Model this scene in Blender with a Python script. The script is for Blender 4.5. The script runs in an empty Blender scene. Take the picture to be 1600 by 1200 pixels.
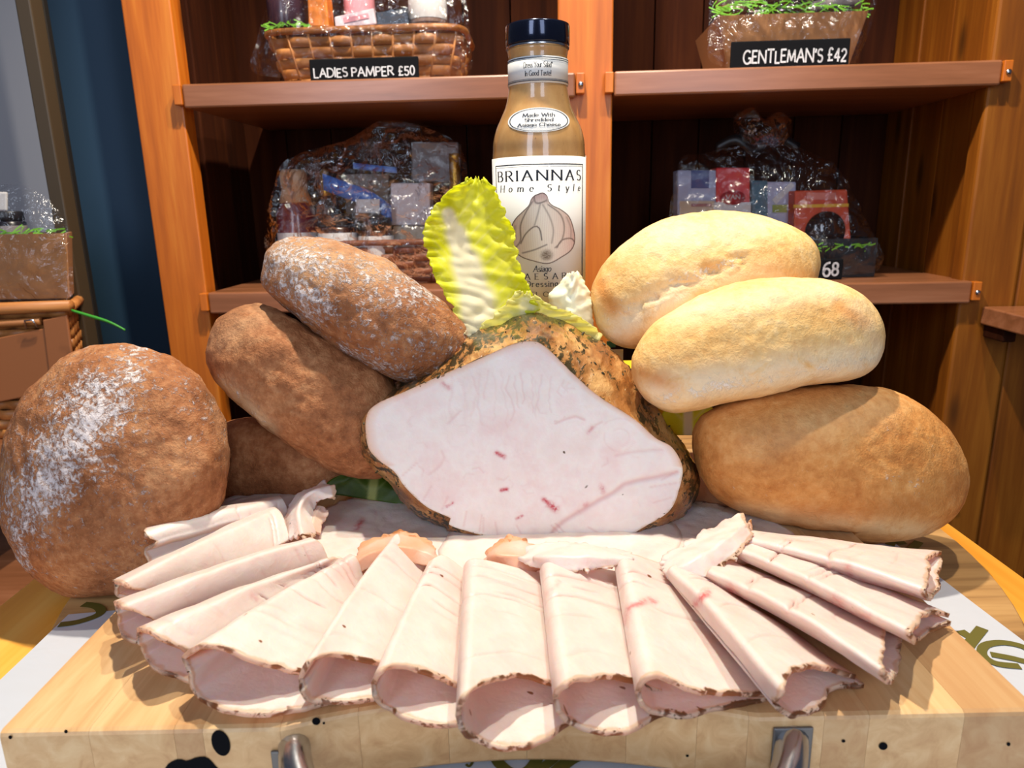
import bpy, bmesh, math, random
import numpy as np
from mathutils import Vector, noise as mn
random.seed(7); rng = np.random.default_rng(7)
S = bpy.context.scene
COL = S.collection

# ------------------------------------------------------------------ camera, world, lights, exposure
F = 1110.; PITCH = math.radians(14.2); ROLL = math.radians(1.2)
CAM = np.array([0, 0, .2])
_r = np.array([1, 0, 0.]); FWD = np.array([0, math.cos(PITCH), -math.sin(PITCH)]); _u = np.cross(_r, FWD)
RT = _r*math.cos(ROLL) - _u*math.sin(ROLL); UP = _u*math.cos(ROLL) + _r*math.sin(ROLL)
cd = bpy.data.cameras.new('camera'); co = bpy.data.objects.new('camera', cd); COL.objects.link(co)
cd.lens = F/1600*36; cd.sensor_width = 36; cd.clip_start = .01
from mathutils import Matrix
co.matrix_world = Matrix(((RT[0], UP[0], -FWD[0], CAM[0]), (RT[1], UP[1], -FWD[1], CAM[1]), (RT[2], UP[2], -FWD[2], CAM[2]), (0, 0, 0, 1)))
cd.dof.use_dof = True; cd.dof.focus_distance = .45; cd.dof.aperture_fstop = 16
S.camera = co
S.view_settings.view_transform = 'Standard'; S.view_settings.look = 'None'; S.view_settings.gamma = 1
S.view_settings.use_curve_mapping = False; S.view_settings.exposure = 0.0
W = bpy.data.worlds.new('world'); S.world = W; W.use_nodes = True
W.node_tree.nodes['Background'].inputs[0].default_value = (.62, .68, .9, 1); W.node_tree.nodes['Background'].inputs[1].default_value = .11

def lamp(name, typ, loc, target, energy, color, **kw):
    l = bpy.data.lights.new(name, typ); l.energy = energy; l.color = color
    for k, v in kw.items(): setattr(l, k, v)
    o = bpy.data.objects.new(name, l); COL.objects.link(o); o.location = loc
    o.rotation_euler = (Vector(target)-Vector(loc)).to_track_quat('-Z', 'Y').to_euler()
    return o
lamp('ceiling_spot', 'SPOT', (-.05, .58, 1.22), (0, .40, 0), 72, (1, .89, .73), spot_size=2.2, spot_blend=.5, shadow_soft_size=.018)
lamp('ceiling_spot', 'SPOT', (.30, .47, 1.35), (.05, .45, 0), 40, (1, .90, .75), spot_size=2.2, spot_blend=.5, shadow_soft_size=.018)
lamp('window_daylight', 'AREA', (-.85, -1.35, .80), (0, .5, .05), 16, (.72, .82, 1), shape='RECTANGLE', size=.5, size_y=1.5)
lamp('window_daylight', 'AREA', (.55, -1.45, .80), (-.1, .6, .1), 13, (.72, .82, 1), shape='RECTANGLE', size=.5, size_y=1.5)

# ------------------------------------------------------------------ measuring helpers (photograph pixels -> metres)
def ray(x, y): return FWD + RT*((x-800)/F) - UP*((y-600)/F)
def pz(x, y, z=0.):
    d = ray(x, y); return CAM + d*((z-CAM[2])/d[2])
def pY(x, y, Y):
    d = ray(x, y); return CAM + d*(Y/d[1])
def pd(x, y, zc): return CAM + ray(x, y)*zc
def proj(P):
    v = np.asarray(P)-CAM; z = v@FWD
    return 800+F*(v@RT)/z, 600-F*(v@UP)/z
PH = math.radians(2.9)
E1 = np.array([math.cos(PH), -math.sin(PH), 0]); E2 = np.array([math.sin(PH), math.cos(PH), 0]); E3 = np.array([0, 0, 1.])
def cab(x, y, D):
    d = ray(x, y); p = CAM + d*(D/(d@E2)); return np.array([p@E1, p@E2, p[2]])
def L2W(p):
    p = np.asarray(p, float); return p[..., 0:1]*E1 + p[..., 1:2]*E2 + p[..., 2:3]*E3

# ------------------------------------------------------------------ mesh helpers
def lin(c):
    return tuple(((v/255)/12.92 if v/255 <= .04045 else ((v/255+.055)/1.055)**2.4) for v in c)
def tag(o, label=None, cat=None, group=None, kind=None):
    if label: o['label'] = label
    if cat: o['category'] = cat
    if group: o['group'] = group
    if kind: o['kind'] = kind
    return o
def root(name, label, cat, loc, group=None):
    o = bpy.data.objects.new(name, None); COL.objects.link(o); o.location = tuple(map(float, loc)); o.empty_display_size = .02
    return tag(o, label, cat, group)
def wloc(o):
    p = np.zeros(3)
    while o is not None:
        p += np.array(o.location); o = o.parent
    return p
def mk(name, V, Fc, mat, parent=None, smooth=True, attrs=None, uv=None, solid=None, bevel=None, offset=0.):
    V = np.asarray(V, float)
    if parent is not None:
        org = wloc(parent); loc = np.zeros(3)
    else:
        org = np.array([V[:, 0].mean(), V[:, 1].mean(), V[:, 2].min()]); loc = org
    me = bpy.data.meshes.new(name)
    me.from_pydata([tuple(p) for p in (V-org)], [], [tuple(int(i) for i in f) for f in Fc])
    if attrs:
        for k, a in attrs.items():
            a = np.asarray(a, np.float32)
            if a.ndim == 1:
                at = me.attributes.new(k, 'FLOAT', 'POINT'); at.data.foreach_set('value', a)
            else:
                at = me.attributes.new(k, 'FLOAT_COLOR', 'POINT'); at.data.foreach_set('color', a.ravel())
    if smooth: me.polygons.foreach_set('use_smooth', [True]*len(me.polygons))
    if len(Fc) > 3:
        bm = bmesh.new(); bm.from_mesh(me); bmesh.ops.recalc_face_normals(bm, faces=bm.faces); bm.to_mesh(me); bm.free()
    me.materials.append(mat); me.update()
    o = bpy.data.objects.new(name, me); COL.objects.link(o); o.location = tuple(loc)
    if parent is not None: o.parent = parent
    if solid:
        m = o.modifiers.new('solid', 'SOLIDIFY'); m.thickness = solid; m.offset = offset
    if bevel:
        m = o.modifiers.new('bevel', 'BEVEL'); m.width = bevel; m.segments = 2; m.limit_method = 'ANGLE'
    return o
def gridf(n, m, wrap=False, base=0):
    f = []
    for i in range(n-1):
        for j in range(m if wrap else m-1):
            k = (j+1) % m
            f.append((base+i*m+j, base+i*m+k, base+(i+1)*m+k, base+(i+1)*m+j))
    return f
class MB:
    def __init__(s): s.v = []; s.f = []
    def add(s, V, Fc):
        b = len(s.v); s.v += [tuple(p) for p in V]; s.f += [tuple(i+b for i in f) for f in Fc]; return s
    def box(s, lo, hi, T=None):
        x0, y0, z0 = lo; x1, y1, z1 = hi
        V = np.array([(x0, y0, z0), (x1, y0, z0), (x1, y1, z0), (x0, y1, z0), (x0, y0, z1), (x1, y0, z1), (x1, y1, z1), (x0, y1, z1)], float)
        if T is not None: V = T(V)
        return s.add(V, [(0, 3, 2, 1), (4, 5, 6, 7), (0, 1, 5, 4), (1, 2, 6, 5), (2, 3, 7, 6), (3, 0, 4, 7)])
    def lathe(s, prof, c, n=32, T=None, cap=True):
        V = []
        for (r, z) in prof:
            for j in range(n):
                a = 2*math.pi*j/n; V.append((c[0]+r*math.cos(a), c[1]+r*math.sin(a), c[2]+z))
        f = gridf(len(prof), n, True)
        if cap:
            f.append(tuple(range(n-1, -1, -1))); f.append(tuple((len(prof)-1)*n+j for j in range(n)))
        V = np.array(V)
        if T is not None: V = T(V)
        return s.add(V, f)
    def tube(s, pts, r, n=8):
        pts = [np.asarray(p, float) for p in pts]; V = []; m = len(pts)
        rr = r if hasattr(r, '__len__') else [r]*m
        prev = None
        for i, p in enumerate(pts):
            t = pts[min(i+1, m-1)]-pts[max(i-1, 0)]; t = t/(np.linalg.norm(t)+1e-12)
            a = np.array([0, 0, 1.]) if prev is None else prev
            if prev is None and abs(t[2]) > .9: a = np.array([1., 0, 0])
            b = a-t*(a@t); b /= np.linalg.norm(b); prev = b; c = np.cross(t, b)
            for j in range(n):
                an = 2*math.pi*j/n; V.append(p+rr[i]*(math.cos(an)*b+math.sin(an)*c))
        f = gridf(m, n, True); f.append(tuple(range(n-1, -1, -1))); f.append(tuple((m-1)*n+j for j in range(n)))
        return s.add(V, f)
    def build(s, name, mat, parent=None, **kw):
        return mk(name, s.v, s.f, mat, parent, **kw)
def resample(pts, n, closed=False):
    P = np.array(pts, float)
    if closed: P = np.vstack([P, P[:1]])
    # catmull-rom densify then arc length resample
    Q = []
    m = len(P)
    for i in range(m-1):
        if closed: p0 = P[i-1] if i > 0 else P[m-2]; p3 = P[i+2] if i+2 < m else P[1]
        else: p0 = P[max(i-1, 0)]; p3 = P[min(i+2, m-1)]
        p1, p2 = P[i], P[i+1]
        for k in range(16):
            t = k/16
            Q.append(.5*((2*p1)+(-p0+p2)*t+(2*p0-5*p1+4*p2-p3)*t*t+(-p0+3*p1-3*p2+p3)*t**3))
    Q.append(P[-1]); Q = np.array(Q)
    d = np.r_[0, np.cumsum(np.linalg.norm(np.diff(Q, axis=0), axis=1))]
    s = np.linspace(0, d[-1], n+1 if closed else n)
    if closed: s = s[:-1]
    return np.stack([np.interp(s, d, Q[:, k]) for k in range(P.shape[1])], 1)
def at(curve, s):   # dense curve lookup at parameter array s in 0..1
    n = len(curve)-1; x = np.clip(np.asarray(s), 0, 1)*n
    return np.stack([np.interp(x, np.arange(n+1), curve[:, k]) for k in range(curve.shape[1])], -1)
def nz(P, freq, seed=0., oct=1):
    P = np.asarray(P)*freq + seed
    if oct == 1: return np.array([mn.noise(p) for p in P])
    return np.array([mn.fractal(p, 1., 2., oct) for p in P])
def paint(P, segs):
    x, y = proj(P); out = np.zeros(len(P))
    for sg in segs:
        x0, y0, x1, y1, w = sg[:5]; st = sg[5] if len(sg) > 5 else 1.
        dx, dy = x1-x0, y1-y0; L = dx*dx+dy*dy
        t = np.clip(((x-x0)*dx+(y-y0)*dy)/L, 0, 1) if L > 0 else 0
        d = np.hypot(x-x0-t*dx, y-y0-t*dy)
        out = np.maximum(out, st*np.exp(-(d/w)**2))
    return out
def polysegs(pts, w, st=1.):
    return [(a[0], a[1], b[0], b[1], w, st) for a, b in zip(pts[:-1], pts[1:])]

# ------------------------------------------------------------------ material helpers
class NT:
    def __init__(s, name):
        s.m = bpy.data.materials.new(name); s.m.use_nodes = True; s.t = s.m.node_tree; s.t.nodes.clear()
        s.out = s.t.nodes.new('ShaderNodeOutputMaterial')
    def n(s, typ, ins=None, **props):
        nd = s.t.nodes.new('ShaderNode'+typ)
        for k, v in props.items(): setattr(nd, k, v)
        for k, v in (ins or {}).items():
            sk = nd.inputs[k]
            if isinstance(v, bpy.types.NodeSocket): s.t.links.new(v, sk)
            elif isinstance(v, (tuple, list)) and len(v) == 3 and sk.type == 'RGBA': sk.default_value = (*v, 1)
            else: sk.default_value = v
        return nd
    def mix(s, f, a, b, mode='MIX'):
        nd = s.t.nodes.new('ShaderNodeMix'); nd.data_type = 'RGBA'; nd.blend_type = mode
        for sk, v in ((nd.inputs[0], f), (nd.inputs[6], a), (nd.inputs[7], b)):
            if isinstance(v, bpy.types.NodeSocket): s.t.links.new(v, sk)
            elif isinstance(v, (tuple, list)): sk.default_value = (*v, 1) if len(v) == 3 else v
            else: sk.default_value = v
        return nd.outputs[2]
    def math(s, op, a, b=0., clamp=False):
        nd = s.n('Math', {0: a, 1: b}, operation=op); nd.use_clamp = clamp; return nd.outputs[0]
    def step(s, v, lo, hi):
        return s.n('MapRange', {0: v, 1: lo, 2: hi, 3: 0., 4: 1.}, interpolation_type='SMOOTHSTEP').outputs[0]
    def ramp(s, v, stops):
        nd = s.n('ValToRGB', {0: v}); e = nd.color_ramp.elements
        while len(e) < len(stops): e.new(.5)
        for k, (p, c) in enumerate(stops): e[k].position = p; e[k].color = (*c, 1)
        return nd.outputs[0]
    def coord(s, kind='Object', scale=(1, 1, 1), rot=(0, 0, 0), loc=(0, 0, 0)):
        t = s.n('TexCoord')
        return s.n('Mapping', {0: t.outputs[kind], 'Scale': scale, 'Rotation': rot, 'Location': loc}).outputs[0]
    def noise(s, vec, scale, detail=3., rough=.55, dist=0.):
        return s.n('TexNoise', {'Vector': vec, 'Scale': scale, 'Detail': detail, 'Roughness': rough, 'Distortion': dist}).outputs[0]
    def attr(s, name): return s.n('Attribute', attribute_name=name).outputs['Fac']
    def bump(s, h, strength=.3, dist=.002, normal=None):
        ins = {'Strength': strength, 'Distance': dist, 'Height': h}
        if normal is not None: ins['Normal'] = normal
        return s.n('Bump', ins).outputs[0]
    def done(s, color, rough=.5, normal=None, **kw):
        ins = {'Base Color': color, 'Roughness': rough}
        if normal is not None: ins['Normal'] = normal
        ins.update(kw)
        b = s.n('BsdfPrincipled', ins); s.t.links.new(b.outputs[0], s.out.inputs[0]); return s.m
def plain(name, rgb, rough=.5, **kw):
    return NT(name).done(lin(rgb), rough, **kw)

def wood(name, c1, c2, c3, axis=2, scale=1., rough=.4, knots=True, coat=0., spec=.5):
    t = NT(name)
    st = [26., 26., 26.]; st[axis] = 1.6
    v = t.coord('Object', tuple(a*scale for a in st))
    oi = t.n('ObjectInfo').outputs['Random']
    v = t.n('VectorMath', {0: v, 1: t.n('CombineXYZ', {0: t.math('MULTIPLY', oi, 37.), 1: t.math('MULTIPLY', oi, 11.), 2: oi}).outputs[0]}, operation='ADD').outputs[0]
    a = t.noise(v, 1.2, 4, .6, .6); b = t.noise(v, 5., 3, .6)
    k = t.math('ADD', t.math('MULTIPLY', a, .7), t.math('MULTIPLY', b, .3))
    col = t.ramp(k, [(.32, lin(c1)), (.5, lin(c2)), (.68, lin(c3))])
    tone = t.math('ADD', .86, t.math('MULTIPLY', oi, .28))
    col = t.mix(1., col, t.n('CombineColor', {0: tone, 1: tone, 2: tone}).outputs[0], 'MULTIPLY')
    if knots:
        sk = [15., 15., 15.]; sk[axis] = 5.
        vk = t.coord('Object', tuple(q*scale for q in sk))
        vo = t.n('TexVoronoi', {'Vector': vk, 'Scale': 1., 'Randomness': 1.}).outputs['Distance']
        kf = t.math('SUBTRACT', 1., t.step(vo, .06, .22))
        col = t.mix(t.math('MULTIPLY', kf, .75), col, lin([x*.42 for x in c1]))
    return t.done(col, rough, t.bump(k, .15, .001), **{'Coat Weight': coat, 'Coat Roughness': .25, 'Specular IOR Level': spec})

M = {}
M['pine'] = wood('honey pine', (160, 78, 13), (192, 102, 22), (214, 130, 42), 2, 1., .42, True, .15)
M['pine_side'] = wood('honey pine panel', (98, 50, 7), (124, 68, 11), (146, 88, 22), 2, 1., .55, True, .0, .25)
M['pine_shaded'] = wood('pine with shade in colour', (40, 15, 4), (56, 23, 7), (70, 33, 11), 2, 1., .8, False, 0., .12)  # same pine, with the shade inside the bays put into its colour
M['shelf'] = wood('shelf pine', (124, 76, 46), (146, 92, 60), (166, 110, 78), 0, 1., .3, False, .4)
M['table'] = wood('orange pine', (222, 142, 40), (236, 164, 58), (244, 184, 84), 1, .8, .4, False, .2)
M['round'] = wood('rough round board', (120, 84, 48), (176, 132, 78), (204, 160, 102), 0, 1.4, .7, False)
def stave_mat():
    t = NT('maple stave')
    oi = t.n('ObjectInfo').outputs['Random']
    v = t.coord('Object', (60, 5, 60)); off = t.n('CombineXYZ', {0: t.math('MULTIPLY', oi, 53.), 1: t.math('MULTIPLY', oi, 17.), 2: 0.}).outputs[0]
    v = t.n('VectorMath', {0: v, 1: off}, operation='ADD').outputs[0]
    a = t.noise(v, 1.6, 5, .6, .8)
    v2 = t.coord('Object', (1, 1, 1)); b = t.noise(v2, 22, 3, .6)
    col = t.ramp(a, [(.25, lin((190, 142, 92))), (.5, lin((212, 170, 118))), (.75, lin((226, 192, 142)))])
    col = t.mix(t.math('MULTIPLY', t.step(oi, .35, 1.), .42), col, lin((146, 98, 60)))
    col = t.mix(t.math('MULTIPLY', t.step(b, .56, .72), .35), col, lin((176, 122, 70)))
    return t.done(col, .42, t.bump(a, .12, .001), **{'Coat Weight': .12, 'Coat Roughness': .3})
M['stave'] = stave_mat()
M['ink'] = plain('black stain', (12, 12, 16), .9, **{'Specular IOR Level': .1})
def steel():
    t = NT('brushed steel'); v = t.coord('Object', (40, 40, 40)); a = t.noise(v, 4, 3)
    return t.done(lin((190, 192, 198)), t.math('ADD', .16, t.math('MULTIPLY', a, .12)), Metallic=1.)
M['steel'] = steel()
def paper():
    t = NT('greaseproof paper'); v = t.coord('Object'); a = t.noise(v, 14, 4, .6, .5)
    return t.done(lin((194, 198, 206)), .32, t.bump(a, .35, .006), **{'Coat Weight': .2})
M['paper'] = paper()
M['olive'] = plain('olive print', (98, 92, 36), .5)
M['slate'] = plain('chalkboard', (13, 14, 18), .85, **{'Specular IOR Level': .15})
M['chalk'] = plain('chalk', (222, 222, 226), .9)
M['navyprint'] = plain('navy print', (34, 44, 62), .6)
M['teal'] = plain('teal paint', (38, 66, 88), .55)
M['grey'] = plain('grey board', (128, 130, 138), .55)
M['dark'] = plain('dark floor', (40, 26, 18), .6)

def bread_mat(name, dark, mid, light, flourc, palec, speck, toast=(150, 80, 30), bs=.75):
    t = NT(name); v = t.coord('Object')
    oi = t.n('ObjectInfo').outputs['Random']
    v = t.n('VectorMath', {0: v, 1: t.n('CombineXYZ', {0: t.math('MULTIPLY', oi, 7.), 1: t.math('MULTIPLY', oi, 3.), 2: oi}).outputs[0]}, operation='ADD').outputs[0]
    n1 = t.noise(v, 24, 4, .6); n2 = t.noise(v, 170, 5, .68); n3 = t.noise(v, 620, 3, .6); n4 = t.noise(v, 70, 5, .7, .4)
    k = t.math('ADD', t.math('MULTIPLY', n1, .5), t.math('MULTIPLY', n2, .5))
    col = t.ramp(k, [(.34, lin(dark)), (.5, lin(mid)), (.66, lin(light))])
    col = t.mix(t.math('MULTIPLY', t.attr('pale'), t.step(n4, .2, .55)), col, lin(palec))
    # pale meal specks all over
    col = t.mix(t.math('MULTIPLY', t.step(n3, .58, .72), speck), col, lin(light if speck < .5 else (214, 186, 150)))
    col = t.mix(t.math('MULTIPLY', t.step(n2, .66, .8), .5), col, lin([c*.6 for c in dark]))
    col = t.mix(t.math('MULTIPLY', t.attr('toast'), t.step(n1, .3, .6)), col, lin(toast))
    n6 = t.noise(v, 330, 4, .7, .5)
    fl = t.math('ADD', t.attr('flour'), t.math('ADD', t.math('MULTIPLY', t.math('SUBTRACT', n4, .5), 1.1), t.math('MULTIPLY', t.math('SUBTRACT', n6, .5), 2.0)))
    flm = t.step(fl, .36, .85)
    col = t.mix(t.math('MULTIPLY', flm, .88), col, lin(flourc))
    h = t.math('ADD', t.math('MULTIPLY', n2, .7), t.math('ADD', t.math('MULTIPLY', n3, .25), t.math('MULTIPLY', flm, .5)))
    return t.done(col, .72, t.bump(h, bs, .003), **{'Specular IOR Level': .3})
M['brown_bread'] = bread_mat('wholemeal crust', (118, 68, 36), (160, 102, 62), (196, 142, 96), (230, 222, 220), (206, 178, 140), .45)
M['white_bread'] = bread_mat('white crust', (216, 160, 88), (234, 190, 120), (242, 212, 156), (242, 234, 220), (240, 222, 188), .25, (206, 128, 54), .5)
M['gold_bread'] = bread_mat('golden crust', (176, 108, 48), (204, 140, 74), (222, 168, 104), (236, 222, 200), (228, 196, 148), .35, (172, 100, 40), .55)

def meat_mat(thin=True):
    t = NT('roast turkey meat'); v = t.coord('Object')
    n1 = t.noise(v, 30, 4, .6); n2 = t.noise(v, 240, 4, .65); n3 = t.noise(v, 560, 2, .5); n5 = t.noise(v, 130, 3, .6, 1.)
    col = t.ramp(n1, [(.35, lin((240, 226, 218))), (.5, lin((245, 237, 230))), (.68, lin((241, 222, 216)))])
    col = t.mix(t.math('MULTIPLY', t.attr('crease'), .6), col, lin((214, 150, 142)))
    col = t.mix(t.math('MULTIPLY', t.attr('red'), t.math('ADD', .35, t.step(t.math('ADD', n2, t.math('MULTIPLY', n3, .4)), .5, .85))), col, lin((200, 52, 74)))
    rim = t.attr('rim')
    # thin tan skin at the sliced edge, then brown and black herbs
    tan = t.step(t.math('ADD', rim, t.math('MULTIPLY', t.math('SUBTRACT', n2, .5), .6)), .40, .75)
    col = t.mix(t.math('MULTIPLY', tan, .6), col, lin((214, 172, 122)))
    big = t.step(t.noise(v, 55, 2, .5), .40, .54)
    hb = t.math('MULTIPLY', big, t.step(t.math('ADD', rim, t.math('MULTIPLY', t.math('SUBTRACT', n5, .5), 2.6)), .86, 1.06))
    col = t.mix(hb, col, lin((76, 54, 28)))
    hk = t.step(t.math('ADD', t.math('MULTIPLY', rim, .6), t.math('MULTIPLY', t.math('SUBTRACT', n3, .5), 3.2)), .95, 1.1)
    col = t.mix(t.math('MULTIPLY', t.math('MULTIPLY', hk, big), t.step(rim, .05, .4)), col, lin((46, 42, 24)))
    sp = t.step(t.noise(v, 150, 1, .3), .79, .82)
    col = t.mix(sp, col, lin((96, 70, 44)))
    col = t.mix(t.attr('peach'), col, lin((228, 160, 104)))
    h = t.math('ADD', t.math('MULTIPLY', n2, .35), t.math('MULTIPLY', n5, .6))
    nrm = t.bump(h, .42, .0016)
    b = t.n('BsdfPrincipled', {'Base Color': col, 'Roughness': .42, 'Normal': nrm, 'Subsurface Weight': .3, 'Subsurface Radius': (.006, .0022, .0012), 'Subsurface Scale': 1., 'Specular IOR Level': .45, 'Coat Weight': .12, 'Coat Roughness': .25})
    tr = t.n('BsdfTranslucent', {'Color': lin((255, 200, 165))})
    mx = t.n('MixShader', {0: .3 if thin else 0., 1: b.outputs[0], 2: tr.outputs[0]}); t.t.links.new(mx.outputs[0], t.out.inputs[0]); return t.m
M['meat'] = meat_mat(); M['joint'] = meat_mat(False)
def crust_mat():
    t = NT('herb crust'); v = t.coord('Object', (1, .35, 1)); w = t.coord('Object')
    n1 = t.noise(v, 60, 5, .65); n2 = t.noise(v, 210, 4, .65, .6); n3 = t.noise(v, 430, 3, .6); n4 = t.noise(w, 26, 3)
    col = t.ramp(n1, [(.32, lin((92, 56, 24))), (.48, lin((156, 104, 54))), (.62, lin((204, 158, 100)))])
    col = t.mix(t.math('MULTIPLY', t.step(n4, .45, .65), .4), col, lin((170, 104, 46)))
    herb = t.step(t.math('ADD', n2, t.math('MULTIPLY', t.attr('herb'), .2)), .60, .67)
    col = t.mix(herb, col, lin((52, 44, 20)))
    col = t.mix(t.step(n3, .68, .74), col, lin((206, 186, 140)))
    h = t.math('ADD', t.math('MULTIPLY', n2, .8), t.math('MULTIPLY', n1, .5))
    return t.done(col, .36, t.bump(h, .6, .0025), **{'Coat Weight': .45, 'Coat Roughness': .18})
M['crust'] = crust_mat()

def leaf_mat(name, green, green2, rib):
    t = NT(name); v = t.coord('Object')
    n1 = t.noise(v, 40, 4); n2 = t.noise(v, 220, 4, .6)
    col = t.ramp(n1, [(.35, lin(green)), (.65, lin(green2))])
    col = t.mix(t.attr('rib'), col, lin(rib))
    nrm = t.bump(t.math('ADD', t.math('MULTIPLY', n2, .5), t.attr('rib')), .25, .0012)
    b = t.n('BsdfPrincipled', {'Base Color': col, 'Roughness': .42, 'Normal': nrm})
    tr = t.n('BsdfTranslucent', {'Color': col})
    mx = t.n('MixShader', {0: .62, 1: b.outputs[0], 2: tr.outputs[0]}); t.t.links.new(mx.outputs[0], t.out.inputs[0]); return t.m
M['leaf'] = leaf_mat('romaine leaf', (236, 240, 40), (248, 250, 100), (252, 250, 226))
M['leaf_pale'] = leaf_mat('pale lettuce heart', (234, 232, 140), (244, 240, 176), (248, 244, 216))
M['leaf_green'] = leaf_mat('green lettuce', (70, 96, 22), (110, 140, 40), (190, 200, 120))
def film_mat(name='cellophane', tint=(1, 1, 1), g=.07):
    t = NT(name); v = t.coord('Object'); n1 = t.noise(v, 24, 4, .6, 1.2); n2 = t.noise(v, 70, 3)
    nrm = t.bump(t.math('ADD', n1, t.math('MULTIPLY', n2, .3)), .9, .012)
    tr = t.n('BsdfTransparent', {'Color': tint}); gl = t.n('BsdfGlossy', {'Color': (1, 1, 1), 'Roughness': .12, 'Normal': nrm})
    fr = t.n('Fresnel', {'IOR': 1.45, 'Normal': nrm}).outputs[0]
    mx = t.n('MixShader', {0: t.math('ADD', t.math('MULTIPLY', fr, .7), .025, True), 1: tr.outputs[0], 2: gl.outputs[0]}); t.t.links.new(mx.outputs[0], t.out.inputs[0]); return t.m
M['film'] = film_mat()
M['wicker'] = wood('willow strip', (140, 84, 40), (178, 114, 58), (204, 142, 80), 0, 2., .5, False)
M['wicker_dark'] = wood('dark willow strip', (84, 42, 24), (112, 58, 32), (134, 74, 42), 0, 2., .5, False)
M['card'] = plain('brown cardboard', (168, 118, 74), .7)
M['leather'] = plain('tan leather', (160, 98, 56), .5)
M['shred'] = plain('green paper shred', (122, 190, 48), .5)

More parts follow.
